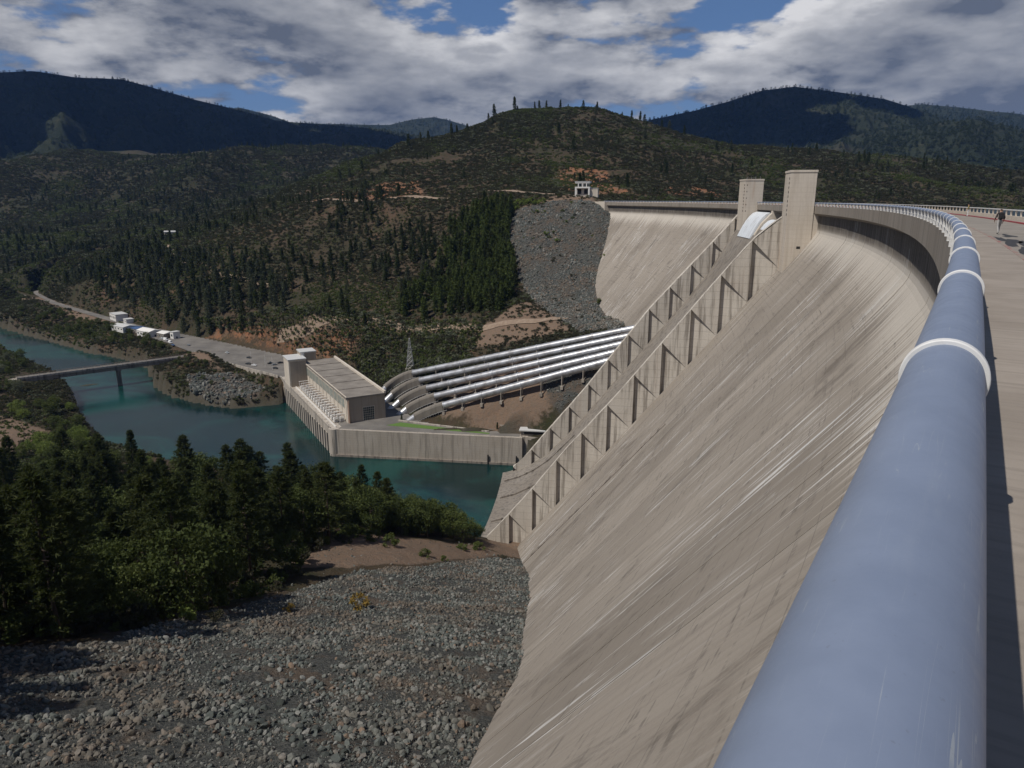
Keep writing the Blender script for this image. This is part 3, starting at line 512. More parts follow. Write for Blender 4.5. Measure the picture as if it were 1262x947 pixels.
# low dividers down the bucket
for s in (322,356,384):
    m=MB(); pr=[(o,z+.9) for o,z in CH if 87<o<127]; pb=[(o,z-.5) for o,z in CH if 87<o<127]
    sweep(m,pr+pb[::-1],s-.7,s+.7,1,True,True); m.build('chute_divider',M['conc_dark'],dam)
def ip(tab,o): return float(np.interp(o,[t[0] for t in tab],[t[1] for t in tab]))
def training_wall(s0,tab,o0,o1,step,depth,thick):
    m=MB(); zb=lambda o:max(-10-(o+1.5)/.8-1.,-153.); zt=lambda o:ip(tab,o)
    P=lambda o,z,d:arc(s0+d,o,z)
    cells=[]; o=o1
    while o-step>o0: cells.append((o,o-step)); o-=step
    cells.append((o,o0))
    for L,Rr in cells:
        d=1e-3+0.; h=zt(L)-zb(L)
        C=None
        for q in np.linspace(.2,L-Rr-.3,200):
            if zt(L)-q*1.0<=zb(L-q): C=(L-q,zb(L-q)); break
        if C is None: q=L-Rr-.3; C=(Rr+.3,zt(L)-q)
        low=zb(C[0])
        v=[P(L,zt(L),0),P(C[0],C[1],0),P(C[0],low,0),P(Rr,zb(Rr),0),P(Rr,zt(Rr),0)]
        m.add(v,[(0,1,2,3,4)] if C[1]-low>.01 else [(0,1,3,4)])
        v=[P(L,zt(L),0),P(L,zt(L),depth),P(L,zb(L),depth),P(L,zb(L),0),P(C[0],C[1],0),P(C[0],low,0)]
        m.add(v,[(1,2,5,4) if C[1]-low>.01 else (1,2,4),(0,1,4),(0,3,2,1)])
    os=np.linspace(o0,o1,40)
    for a,b in zip(os[:-1],os[1:]):
        m.add([P(a,zt(a),0),P(b,zt(b),0),P(b,zt(b),thick),P(a,zt(a),thick)],[(0,1,2,3)])
        m.add([P(a,zt(a),thick),P(b,zt(b),thick),P(b,-160,thick),P(a,-160,thick)],[(0,1,2,3)])
    m.add([P(o1,zt(o1),0),P(o1,zt(o1),thick),P(o1,-160,thick),P(o1,-160,0)],[(0,1,2,3)])
    return m
NT=[(0,-1),(5,-2.2),(9.1,-3.8),(13,-6.8),(17.7,-11),(21.4,-15.3),(32.3,-29.3),(67,-75),(88,-100.5),(103,-120.6),(119,-140.5),(124,-146)]
o=training_wall(291.2,NT,6.,123,10.4,2.0,3.6).build('training_wall',M['conc_wall'],dam); o['label']='pale stained near training wall of the spillway with triangular recesses'
FT=[(0,-1),(5.8,-4.8),(17.3,-18),(49,-54),(83.5,-100.3),(103,-124),(118,-143),(124,-147)]
o=training_wall(398.6,FT,3.,122,10.4,1.9,3.4).build('training_wall',M['conc_wall'],dam); o['label']='pale stained far training wall of the spillway'
# ledge at the foot of the near wall
m=MB(); sweep(m,[(104,-149.2),(138,-149.2),(138,-156),(104,-156)],283,291,3,True,True); m.build('toe_ledge',M['conc'],dam)
# inspection groove on the near face
m=MB(); k=.0
v=[];f=[];N=30
for i in range(N+1):
    t=i/N; z=-70-64*t; s=234.6+11*t; o_=face_o(z)+.07
    v+=[arc(s-.45,o_,z),arc(s+.45,o_,z),arc(s+.45,o_+.5,z+.3),arc(s-.45,o_+.2,z+.15)]
for i in range(N): 
    for a in range(4): f.append((4*i+a,4*i+(a+1)%4,4*i+4+(a+1)%4,4*i+4+a))
m.add(v,f); m.build('drain_trough',M['conc_dark'],dam)
# crest deck with overhanging fascia
DECKP=[(.12,.14),(.12,-2.4),(-.2,-2.55),(-1.7,-3.3),(-1.7,-3.6),(-9.6,-3.6),(-9.6,-.02),(-2.25,-.02),(-2.25,.14)]
sweep(MB(),DECKP,-60,690,250,True,True).build('deck',M['fascia'],dam)
for a,b in ((-60,690),):
    m=MB()
    for i in range(75):
        s=a+(b-a)*i/75
    sweep(m,[(.12,.144),(-2.1,.144)],-60,690,250); o=m.build('sidewalk',M['walk'],dam)
# towers
def tower(s0,s1,oa,ob,top,zb,lab):
    m=MB(); t,d=adir((s0+s1)/2); c=arc((s0+s1)/2,(oa+ob)/2,zb)
    m.box(c,(s1-s0,ob-oa,top-zb-.8),t,d); m.box((c[0],c[1],top-.8),(s1-s0+.35,ob-oa+.35,.8),t,d)
    o=m.build('tower',M['conc_tower'],dam,bevel=.06); o['label']=lab
    # windows down the downstream edge of the visible side and on the downstream side
    for i in range(9):
        z=top-3.2-i*1.55
        q=MB(); q.box(arc(s0+1.6,ob+.02,z),(.7,.12,.8),t,d); q.build('window',M['dark'],o)
        if i%2==0:
            q=MB(); q.box(arc(s0-.0,ob-.9,z),(.1,.35,.6),t,d); q.build('window',M['dark'],o)
    return o
ta=tower(281,292.6,.4,9.2,12.4,-24,'taller looking near spillway tower with rust streaks')
tb=tower(387,399,-2.2,6.6,12.2,-22,'far spillway tower')
q=MB(); q.box(arc(281,4.4,-14.8),(.12,1.3,.9),*adir(281)); q.build('opening',M['dark'],ta)
# low buttress joining tower and wall
m=MB(); pl=[(-2.2,-2.6),(1,-2.6),(9,-20),(9,-24),(-2.2,-24)]
v=[arc(281.3,o,z) for o,z in pl]+[arc(290,o,z) for o,z in pl]; m.add(v,[(0,1,2,3,4),(9,8,7,6,5)]+[(i,(i+1)%5,5+(i+1)%5,5+i) for i in range(5)]); m.build('tower_buttress',M['conc_tower'],dam)
for i in range(4):
    q=MB(); q.bar(arc(390+2.5*i,-1+1.5*i,12.2),arc(390+2.5*i,-1+1.5*i,13.6),.08); q.build('mast',M['steel'],tb)
# drum gates and piers
GP=[(.4,-4.),(2.0,-4.6),(3.7,-6.2),(5.4,-8.6),(6.8,-11.2),(8.,-13.8),(8.9,-15.8)]
for s0,s1,dz_ in ((293.5,324,-5.2),(327.5,356.5,-2.4),(360.5,386.5,.6)):
    m=MB(); sweep(m,[(a,z+dz_) for a,z in GP+[(5,-16),(-.6,-8)]],s0,s1,10,True,True); m.build('drum_gate',M['gate'],dam,smooth=True)
for s in (325.5,358.5):
    m=MB(); pp=[(-8,-3.),(-3,-1.5),(-1.4,-.2),(-.2,-.4),(.2,-3.6),(4.4,-8.2),(7.0,-12.8),(8.2,-16),(8.2,-20),(-8,-20)]; sweep(m,pp,s-1.5,s+1.5,1,True,True); m.build('gate_pier',M['conc_tower'],dam)
# far abutment block
m=MB(); sweep(m,[(2.2,.9),(2.2,-9),(5,-14),(5,-26),(-10,-26),(-10,.9)],684,697,2,True,True); m.build('abutment_block',M['conc_tower'],dam)
m=MB(); m.prism([arc(697,2.4),arc(720,10),arc(720,8.6),arc(697,1.2)],-14,.7); m.build('abutment_wing',M['conc_tower'],dam)
# brackets under the far overhang and joints of the fascia
for s in np.arange(404,420,4.):
    m=MB(); sweep(m,[(.0,-2.5),(-1.5,-2.6),(-1.5,-5.),(-1.2,-5.)],s-.3,s+.3,1,True,True); m.build('bracket',M['conc'],dam)
# road on the crest
m=MB(); sweep(m,[(-2.25,.0),(-7.9,.0)],-60,690,250); road=struct(m.build('crest_road',M['road']))
m=MB(); sweep(m,[(-7.9,.12),(-9.5,.12)],-60,690,250); up=struct(m.build('upstream_sidewalk',M['walk']))
for a,b,par in ((-2.10,-2.27,None),(-7.85,-8.1,None)):
    m=MB(); z=.152 if a>-5 else .132; sweep(m,[(a,z),(b,z),(b,-.05),(a,-.05)],-60,690,250,True,True); o=m.build('kerb',M['red_worn'] if a>-5 else M['red'],road)
rs=np.random.RandomState(4)
for s,o_,ln,wd in ((40.5,-3.3,15,1.1),(50,-2.95,9,.9),(30,-4.2,12,1.3),(57.5,-3.6,4,.7)):
    m=MB(); n=26; v=[]
    for k in range(n):
        q=2*math.pi*k/n; r=1+.35*math.sin(3*q+s)+.25*rs.randn()*.5
        v.append(arc(s+ln/2*r*math.cos(q),o_+wd/2*r*math.sin(q),.006))
    m.add(v,[tuple(range(n))]); m.build('tar_patch',M['tar'],road)
# ---------------------------------------------------------------- downstream handrail
rail=empty('handrail',arc(0,0,.14),'fat blue-grey tubular handrail with white collars along the downstream crest edge','handrail')
RT=1.37; RAD=.238; S0=5.5; SP=5.75
def rail_path(a,b,n): return [arc(a+(b-a)*i/n,0,RT-RAD) for i in range(n+1)]
for k in range(-3,119):
    a=S0+SP*k; b=a+SP; near=k<6
    m=MB(); m.tube(rail_path(a,b,12 if near else 3),RAD,64 if near else (20 if k<30 else 10),caps=False); m.build('rail_tube',M['tube'],rail,smooth=True)
    t,d=adir(a)
    m=MB(); m.tube([arc(a-.045,0,RT-RAD),arc(a+.045,0,RT-RAD)],RAD+.03,48 if near else 14); c=m.build('collar',M['white_metal'],rail,smooth=True,bevel=.008 if near else 0)
    m=MB(); m.box(arc(a,.0,.144),(.22,.46,RT-RAD*1.3-.144),t,d); m.box(arc(a,.0,.144),(.26,.42,.03),t,d); m.build('post',M['white_metal'],rail)
    if k%1==0 and k>=0:
        m=MB(); m.tube([arc(a,.14,.55),arc(b,.14,.55)],.025,6); m.build('lower_bar',M['white_metal'],rail)
# upstream parapet
par=empty('parapet',arc(60,-9.5,.12),'low pale parapet with posts and rail along the upstream side of the crest road','parapet')
m=MB(); sweep(m,[(-9.3,.124),(-9.3,.5),(-9.6,.5),(-9.6,.124)],-60,690,250,True,True); m.build('parapet_wall',M['conc_tower'],par)
m=MB(); sweep(m,[(-9.3,1.08),(-9.3,1.2),(-9.55,1.2),(-9.55,1.08)],-60,690,250,True,True); m.build('top_rail',M['white_metal'],par)
for i in range(0,220):
    s=10+i*3.0; t,d=adir(s); m=MB(); m.box(arc(s,-9.42,.5),(.28,.16,.58),t,d); m.build('parapet_post',M['conc_tower'],par)
# ---------------------------------------------------------------- powerhouse yard
L_=(-.4808,.8768); W2=(.8768,.4808); PA=(-102.5,424.)
def ph(l,w,z=None):
    x=PA[0]+L_[0]*l+W2[0]*w; y=PA[1]+L_[1]*l+W2[1]*w
    return (x,y) if z is None else (x,y,z)
DZ=-133.
m=MB(); YARD=[(-110.6,411.6),(4.6,395.6),(8,404),(-30,421),(-66,440),(-82,470),(-133,563),(-185,612),(-288,694),(-378,762),(-398,738),(-338,683),(-294,638),(-240,592),(-190,550),(-183,543)]
m.add([(x,y,DZ) for x,y in YARD],[tuple(range(len(YARD)))]); yard=struct(m.build('yard_pavement',M['asphalt']))
pw=empty('powerhouse',ph(60,12,DZ),'long flat-roofed beige powerhouse with a window band beside the river','powerhouse')
PL,PWD,PH_=118.,24.5,17.
def pbox(mb,l0,l1,w0,w1,z0,z1): return mb.prism([ph(l0,w0),ph(l1,w0),ph(l1,w1),ph(l0,w1)],z0,z1)
wall=pbox(MB(),0,PL,0,PWD,DZ-1,DZ+PH_-1.4).build('wall',M['beige'],pw)
pbox(MB(),-.04,.3,.8,PWD,DZ-1,DZ+PH_-1.6).build('end_wall_shade',M['brown'],pw)  # brown panel paints the shade of the near end over the beige
roof=pbox(MB(),-.7,PL+.5,-.7,PWD+.6,DZ+PH_-1.4,DZ+PH_-.4).build('roof',M['roof'],pw)
for k in range(1,6):
    q=MB(); pbox(q,k*PL/6-.25,k*PL/6+.25,-.5,PWD+.3,DZ+PH_-.4,DZ+PH_-.12); q.build('roof_joint',M['conc_dark'],roof)
pbox(MB(),-.7,PL+.5,PWD-.6,PWD+.7,DZ+PH_-.4,DZ+PH_+1.).build('roof_parapet',M['beige'],pw)
pbox(MB(),-.72,PL+.5,-.72,-.1,DZ+PH_-.4,DZ+PH_-.05).build('roof_edge',M['conc_tower'],pw)
for k in range(30):   # the window band
    l=6+k*3.5
    f=MB(); pbox(f,l,l+2.7,-.16,.1,DZ+8.2,DZ+14.2); f=f.build('window',M['conc_tower'],pw)
    for a in range(2):
        for b in range(2):
            q=MB(); pbox(q,l+.15+a*1.25,l+1.3+a*1.25,-.2,-.1,DZ+8.4+b*2.9,DZ+11.1+b*2.9); q.build('pane',M['pane'],f)
for k in range(12):
    q=MB(); pbox(q,2+k*9.6,2.7+k*9.6,-.3,.1,DZ-.5,DZ+15.4); q.build('pilaster',M['beige'],pw)
q=MB(); pbox(q,109.5,111.5,-.2,.2,DZ,DZ+9); q.build('slot_window',M['glass'],pw)
# big gridded door in the near end
d=MB(); pbox(d,-.22,.1,9.6,17.4,DZ,DZ+9.2); d=d.build('door',M['conc_tower'],pw)
for a in range(6):
    for b in range(6):
        q=MB(); pbox(q,-.3,-.18,9.95+a*1.2,10.95+a*1.2,DZ+.3+b*1.45,DZ+1.55+b*1.45); q.build('pane',M['glass'],d)
q=MB(); pbox(q,-1.4,.1,.4,1.,DZ,DZ+PH_-2.5); q.build('downpipe',M['rust'],pw)
# service block at the far end
b=MB(); pbox(b,106,124,-13,-.2,DZ-1,DZ+20.5); b.build('service_block',M['beige'],pw)
b=MB(); pbox(b,105.9,106.3,-12,-.4,DZ,DZ+19.3); b.build('service_block_end_shade',M['brown'],pw)  # shade of the block's end painted as a brown facing
b=MB(); pbox(b,105.3,124.5,-13.5,.1,DZ+20.5,DZ+21.2); b.build('service_roof',M['greyroof'],pw)
b=MB(); pbox(b,117,130,-1.5,10,DZ-1,DZ+23); b.build('stair_block',M['brown'],pw)
b=MB(); pbox(b,116.7,130.3,-1.8,10.3,DZ+23,DZ+23.8); b.build('stair_roof',M['greyroof'],pw)
b=MB(); pbox(b,116.9,117.2,-1.5,1.2,DZ,DZ+23); b.build('stair_edge',M['white'],pw)
# transformers in the yard
def transformer():
    e=empty('power_transformer',(0,0,0),'x','transformer','transformers along the powerhouse wall')
    m=MB(); m.box((0,0,.3),(2.2,2.6,2.6)); m.build('tank',M['white'],e,world=False,bevel=.05)
    m=MB(); m.box((0,0,0),(2.6,3.0,.3)); m.build('plinth',M['conc'],e,world=False)
    for s in (-1,1):
        for k in range(5):
            q=MB(); q.box((s*1.4,-1+k*.5,.6),(.55,.16,2.1)); q.build('radiator_fin',M['white'],e,world=False)
    for k in (-.7,0,.7):
        q=MB(); q.tube([(0,k,2.9),(0,k*1.25,4.3)],[.2,.08],8); q.build('bushing',M['rust'],e,world=False)
    q=MB(); q.tube([(-.7,-1,3.3),(-.7,1,3.3)],.32,10); q.build('conservator',M['white'],e,world=False)
    return e
tp=transformer(); NTR=15
for i in range(NTR):
    for r in range(2):
        e=tp if (i==0 and r==0) else copy_tree(tp)
        e.location=ph(6+i*6.4,-2.6-r*3.7,DZ); e.rotation_euler=(0,0,math.atan2(L_[1],L_[0]))
        e['label']=('white power transformer in the row nearest the powerhouse wall','white power transformer in the row nearest the yard roadway')[r]
        e['group']=('transformers along the powerhouse wall','transformers beside the yard roadway')[r]
for i in range(16):
    a=ph(3+i*6.4,-.9); 
    e=empty('bus_frame',ph(3+i*6.4,-4.4,DZ),'pale steel bus frame standing between the white transformers','bus frame','bus frames between the transformers')
    for w in (-1.2,-4.5,-7.6):
        q=MB(); q.bar(ph(3+i*6.4,w,DZ),ph(3+i*6.4,w,DZ+5.6),.22); q.build('post',M['white'],e)
    q=MB(); q.bar(ph(3+i*6.4,-.8,DZ+5.6),ph(3+i*6.4,-8,DZ+5.6),.28); q.build('beam',M['white'],e)
    for w in (-2,-3.6,-5.2,-6.8):
        q=MB(); q.tube([ph(3+i*6.4,w,DZ+5.5),ph(3+i*6.4,w,DZ+4.3)],.13,6); q.build('insulator',M['rust'],e)
m=MB(); pbox(m,-6,104,-9.6,-9.2,DZ,DZ+1.1); o=m.build('yard_wall',M['white']); tag(o,'low white wall between the transformers and the yard roadway','wall')
# river wall of the yard: parapet, deck beam, piers
qw=empty('quay_wall',(-146,477,-150),'concrete river wall with a row of piers and dark openings below the powerhouse','river wall')
E0=(-110.,411.); EL=151.
def ed(l,w,z=None): 
    x=E0[0]+L_[0]*l+W2[0]*w; y=E0[1]+L_[1]*l+W2[1]*w
    return (x,y) if z is None else (x,y,z)
def ebox(mb,l0,l1,w0,w1,z0,z1): return mb.prism([ed(l0,w0),ed(l1,w0),ed(l1,w1),ed(l0,w1)],z0,z1)
ebox(MB(),2,EL,0,7,DZ-5,DZ+.06).build('deck_beam',M['quay'],qw)
ebox(MB(),2,EL,-.15,.45,DZ+.06,DZ+.95).build('parapet',M['quay'],qw)
ebox(MB(),3,EL,3.6,7,DZ-20,DZ-5).build('back_wall',M['conc_dark'],qw)
for k in range(21):
    l=6+k*6.3
    m=MB(); ebox(m,l-1.5,l+1.5,-.3,3.6,DZ-20,DZ-4.9); m.build('pier',M['quay'],qw)
m=MB(); ebox(m,136,EL+3,-.3,3,DZ-20,DZ-4.9); m.build('end_pier',M['quay'],qw)
aw=empty('afterbay_wall',(-50,403,-150),'long stained concrete retaining wall at the edge of the green pool','retaining wall')
P0,P1=(-110.2,411.2),(6.,394.8); nseg=10
ux,uy=(P1[0]-P0[0])/117.35,(P1[1]-P0[1])/117.35; nx,ny=-uy,ux
for k in range(nseg):
    a=k*117.35/nseg; b=(k+1)*117.35/nseg-.06; j=random.uniform(-.04,.04)
    m=MB(); m.prism([(P0[0]+ux*a+nx*j,P0[1]+uy*a+ny*j),(P0[0]+ux*b+nx*j,P0[1]+uy*b+ny*j),(P0[0]+ux*b+nx*2.2,P0[1]+uy*b+ny*2.2),(P0[0]+ux*a+nx*2.2,P0[1]+uy*a+ny*2.2)],-158,DZ+.12); m.build('wall_panel',M['conc'],aw)
m=MB(); m.prism([(P0[0]-.6,P0[1]-.8),(P0[0]+ux*117+.2*nx,P0[1]+uy*117-.9),(P0[0]+ux*117,P0[1]+uy*117+1),(P0[0],P0[1]+1)],-158,-148.6); m.build('footing',M['conc_dark'],aw)
m=MB(); m.tube([(P0[0]+1.4,P0[1]+2.2,-158),(P0[0]+1.4,P0[1]+2.2,DZ+.3)],3.4,20); m.build('rounded_corner',M['quay'],aw)
for k in range(3):
    t=(40,97,114)[k]; q=MB(); c=(P0[0]+ux*t-nx*.8,P0[1]+uy*t-ny*.8); q.tube([(c[0],c[1],-156),(c[0],c[1],-144)],[.7,.4],8)
    if k: 
        o=q.build('mooring_pile',M['dark']); tag(o,('','dark mooring pile in the water in front of the middle wall','dark mooring pile by the spillway end of the retaining wall')[k],'pile')
# lawn, walkway walls
m=MB(); lw=[(-78,419.5),(-14,402.6),(-13,404.4),(-58,421),(-70,425.5)]; m.add([(x,y,DZ+.06) for x,y in lw],[tuple(range(5))]); o=m.build('lawn',M['lawn']); tag(o,'narrow bright green lawn behind the retaining wall','lawn',kind='stuff')
m=MB(); m.prism([(-72,428),(-58,422.5),(-14,406),(-13.6,407),(-57.5,423.6),(-71.6,429.2)],DZ,DZ+.7); tag(m.build('garden_wall',M['quay']),'low pale garden wall behind the green lawn','wall')
m=MB(); m.prism([(-44,425.5),(-20,416),(5,409.5),(5.2,410.8),(-19.5,417.6),(-43.5,427)],DZ-1,DZ+2.6); tag(m.build('hillside_wall',M['conc']),'long low wall holding the brown hillside above the lawn road','wall')
gh=empty('gatehouse',(12,401,DZ),'small flat-roofed concrete gatehouse at the spillway end of the retaining wall','gatehouse')
m=MB(); m.box((12.5,400.5,-152),(15,9,19.2),(.99,-.14)); m.build('base',M['quay'],gh)
m=MB(); m.box((12.5,401,DZ+.2),(13.6,7.6,3.4),(.99,-.14)); m.build('wall',M['conc'],gh)
m=MB(); m.box((12.5,400.9,DZ+3.6),(15.6,9.6,.6),(.99,-.14)); m.build('roof',M['greyroof'],gh)
m=MB(); m.box((12.3,396.95,DZ+1.6),(10.5,.3,1.5),(.99,-.14)); m.build('window',M['dark'],gh)
# dark buoy floats and stones in the pool are left to the water; penstocks
EP=[(-70.0, 491.0, -117.0), (-63.1, 475.2, -118.4), (-56.2, 459.5, -119.8), (-49.4, 443.8, -121.1), (-42.5, 428.0, -122.5)]
UP=[(73.0, 432.0, -75.0), (68.0, 424.0, -78.4), (63.0, 416.0, -81.8), (58.0, 408.0, -85.2), (53.0, 400.0, -88.6)]
LO=[(-96.0, 483.0, -133.0), (-88.5, 470.2, -133.4), (-81.0, 457.5, -133.8), (-73.5, 444.8, -134.1), (-66.0, 432.0, -134.5)]
ORD=['highest and farthest of the five silver penstock pipes','second silver penstock pipe from the top','middle one of the five silver penstock pipes','fourth silver penstock pipe from the top','lowest and nearest of the five silver penstock pipes']
PR=2.25
for k in range(5):
    E=Vector(EP[k]); U=Vector(UP[k]); Lo=Vector(LO[k]); U2=U+(U-E).normalized()*14
    pe=empty('penstock',tuple(E),ORD[k]+' running to the powerhouse','penstock','five penstocks down to the powerhouse')
    n=9; D=U2-E
    for i in range(n):
        a=E+D*(i/n); b=E+D*((i+1)/n)-D.normalized()*.12
        m=MB(); m.tube([a,b],PR,24,caps=True); m.build('pipe_section',M['penstock'],pe,smooth=True)
        c=E+D*((i+.02)/n); t=D.normalized()
        m=MB(); m.tube([c-t*.3,c+t*.3],PR+.28,24); m.build('ring_girder',M['penstock'],pe,smooth=True)
        h=float(hz(c.x,c.y)); q=MB(); side=t.cross(Vector((0,0,1))).normalized()
        for s in (-1,1):
            p=c+side*s*(PR*.8); q.bar((p.x,p.y,min(h-1,c.z-3)),(p.x,p.y,c.z-.4),.45)
        q.box((c.x,c.y,min(h-1.5,c.z-3.2)),(1.6,PR*2.3,1.9),(t.x/math.hypot(t.x,t.y),t.y/math.hypot(t.x,t.y))); q.build('saddle',M['conc'],pe)
    # concrete anchor cover bending down to the powerhouse, then the lower pipe
    mid=E-(U-E).normalized()*17; mid.z-=.3; path=[]
    for i in range(13):
        t=i/12*.74; p=E.lerp(mid,t).lerp(mid.lerp(Lo,t),t); path.append(p)
    v=[];f=[]
    for i,p in enumerate(path):
        tg=(path[min(i+1,12)]-path[max(i-1,0)]).normalized(); sd_=tg.cross(Vector((0,0,1))).normalized(); upv=sd_.cross(tg).normalized()
        for a,b in ((-2.3,-3.2),(-2.35,.9),(-1.9,2.0),(-.9,2.55),(.9,2.55),(1.9,2.0),(2.35,.9),(2.3,-3.2)): v.append(p+sd_*a+(Vector((0,0,1))*b if b<0 else upv*b))
    for i in range(12):
        for a in range(8): f.append((8*i+a,8*i+(a+1)%8,8*i+8+(a+1)%8,8*i+8+a))
    f+=[tuple(range(8)),tuple(96+i for i in range(7,-1,-1))]
    m=MB(); m.add(v,f); m.build('anchor_cover',M['cover'],pe,bevel=.1)
    dl=(Lo-path[-1]).normalized(); m=MB(); m.tube([path[-1]-dl*1,Lo+dl*2],PR,24); m.build('lower_pipe',M['penstock'],pe,smooth=True)
    # stair rail down the side
    q=MB()
    for i in range(0,12,1):
        a=path[i]+Vector((1.8,-3.2,-2.2)); b=path[i+1]+Vector((1.8,-3.2,-2.2)); q.bar(a,b,.12); q.bar(a+Vector((0,0,-1.2)),a,.1)
    q.build('stair_rail',M['steel'],pe)
# ---------------------------------------------------------------- bridge
br=empty('road_bridge',(-333,578,-150),'long low concrete road bridge over the river on tall piers','bridge')
B0=Vector((-385,540,-132)); B1=Vector((-280,628,-132)); bt=(B1-B0).normalized(); bn=Vector((-bt.y,bt.x,0))
def bbox(mb,l0,l1,w0,w1,z0,z1):
    P_=lambda l,w:(B0.x+bt.x*l+bn.x*w,B0.y+bt.y*l+bn.y*w); return mb.prism([P_(l0,w0),P_(l1,w0),P_(l1,w1),P_(l0,w1)],z0,z1)
BL=(B1-B0).length
bbox(MB(),-3,BL+4,-3.6,3.6,-133.4,-132.1).build('deck',M['quay'],br)
for w in (-2.6,0,2.6): bbox(MB(),-3,BL+3,w-.5,w+.5,-136.2,-133.45).build('girder',M['conc_dark'],br)
bbox(MB(),-3,BL+4,-3.1,3.1,-132.1,-132.06).build('road_surface',M['asphalt'],br)
for s in (-1,1):
    bbox(MB(),-3,BL+4,s*3.45-.12,s*3.45+.12,-132.1,-131.9).build('kerb',M['quay'],br)
    bbox(MB(),-3,BL+4,s*3.45-.06,s*3.45+.06,-131.1,-130.95).build('handrail',M['rust'],br)
    for k in range(43):
        q=MB(); bbox(q,-2.8+k*3.7,-2.6+k*3.7,s*3.45-.08,s*3.45+.08,-131.9,-131.1); q.build('rail_post',M['rust'],br)
for l in (19,68,114):
    q=MB(); bbox(q,l-1.4,l+1.4,-2.8,2.8,-158,-137.2); bbox(q,l-1.8,l+1.8,-3.4,3.4,-137.3,-136.25); q.build('pier',M['conc_dark'],br)
bbox(MB(),-9,-1,-4.4,4.4,-148,-133.45).build('abutment',M['quay'],br)
bbox(MB(),BL-1,BL+6,-4.4,4.4,-150,-133.45).build('abutment',M['quay'],br)
# parapet wall along the parking road
rw=[(-282,622),(-262,606),(-240,588),(-215,568),(-196,553),(-185,544)]
m=MB()
for a,b in zip(rw[:-1],rw[1:]):
    t=Vector((b[0]-a[0],b[1]-a[1],0)).normalized(); n_=Vector((-t.y,t.x,0)); m.prism([a,b,(b[0]+n_.x*.6,b[1]+n_.y*.6),(a[0]+n_.x*.6,a[1]+n_.y*.6)],-139.5,-131.8)
tag(m.build('roadside_wall',M['quay']),'pale curved wall along the parking road above the river bank','wall')
# ---------------------------------------------------------------- valley roads
def ribbon(name,pl,hw,m_,dz=.12,drape=False,n=60):
    P_=np.array(pl,float); t=np.linspace(0,len(P_)-1,n); X=np.interp(t,range(len(P_)),P_[:,0]); Y=np.interp(t,range(len(P_)),P_[:,1]); Z=np.interp(t,range(len(P_)),P_[:,2])
    for _ in range(6):
        X[1:-1]=(X[:-2]+X[1:-1]+X[2:])/3; Y[1:-1]=(Y[:-2]+Y[1:-1]+Y[2:])/3; Z[1:-1]=(Z[:-2]+Z[1:-1]+Z[2:])/3
    dx=np.gradient(X); dy=np.gradient(Y); l=np.hypot(dx,dy); nx=-dy/l; ny=dx/l; mb=MB(); v=[]
    for i in range(n):
        for w in (-1,-.33,.33,1):
            x=X[i]+nx[i]*w*hw; y=Y[i]+ny[i]*w*hw; v.append((x,y,(float(hz(x,y)) if drape else Z[i])+dz))
    mb.add(v,[(4*i+a,4*i+a+1,4*i+5+a,4*i+4+a) for i in range(n-1) for a in range(3)])
    return struct(mb.build(name,m_))
ribbon('valley_road',ROADS[0][0],5.,M['asphalt'])
ribbon('side_road',ROADS[1][0],3.2,M['asphalt'],.15)
M['track']=mat('dirt_track',lambda g,b:g.mix(g.step(g.noise(pos(g),.4,5,.7),.35,.65),(.26,.2,.15),(.2,.145,.105)),.95)
ribbon('dirt_track',[(-215,644,0),(-189,628,0),(-101,580,0),(-44,543,0),(-18,523,0),(16,505,0),(40,500,0)],2.6,M['track'],.5,True,120)
ribbon('hill_road',[(-300,1000,0),(-268,965,0),(-187,890,0),(-99,850,0),(-20,780,0),(40,722,0),(80,702,0)],3.,M['track'],.5,True,120)
ribbon('hillside_track',[(-560,1075,0),(-470,985,0),(-420,905,0),(-330,800,0),(-240,730,0)],2.4,M['track'],.5,True,90)
# ---------------------------------------------------------------- buildings
def house(name,label,c,size,h,ax,roofm,wallm,ridge=0.,nw=4,cat='building'):
    e=empty(name,(c[0],c[1],c[2]),label,cat); a=math.atan2(ax[1],ax[0]); e.rotation_euler=(0,0,a); lx,ly=size
    m=MB(); m.box((0,0,-1.5),(lx,ly,h+1.5)); m.build('wall',wallm,e,world=False)
    m=MB()
    if ridge:
        q=lx/2+.4; w=ly/2+.4; m.add([(-q,-w,h),(q,-w,h),(q,w,h),(-q,w,h),(-q,0,h+ridge),(q,0,h+ridge)],[(0,1,5,4),(2,3,4,5),(0,4,3),(1,2,5),(3,2,1,0)])
    else: m.box((0,0,h),(lx+.6,ly+.6,.35))
    m.build('roof',roofm,e,world=False)
    for i in range(nw):
        x=-lx/2+lx*(i+.5)/nw
        for s in (-1,1):
            f=MB(); f.box((x,s*ly/2,h*.35),(lx/nw*.5,.12,h*.35)); f=f.build('window',M['white'],e,world=False)
            q=MB(); q.box((x,s*(ly/2+.03),h*.35+.12),(lx/nw*.5-.3,.12,h*.35-.24)); q.build('pane',M['glass'],f,world=False)
    q=MB(); q.box((lx/2,0,0),(.14,1.6,2.3)); q.build('door',M['dark'],e,world=False)
    return e
rdx=(-.70,.71)
house('white_shed','boxy white shed standing farthest left beside the valley road',(-455,815,-132.3),(22,13),7.5,rdx,M['greyroof'],M['white'])
house('shed','small white lean-to next to the boxy white shed',(-434,796,-132.5),(10,8),4.5,rdx,M['greyroof'],M['white'],nw=2)
house('white_hall','wide low building with a pale roof above the river bushes',(-418,756,-133),(26,15),4.5,(.8,-.6),M['greyroof'],M['white'],1.5)
house('blue_roofed_shed','low shed under blue tarpaulin roof between white halls',(-398,748,-133.3),(16,13),3.6,(.8,-.6),M['car_blue'],M['conc_dark'],.8)
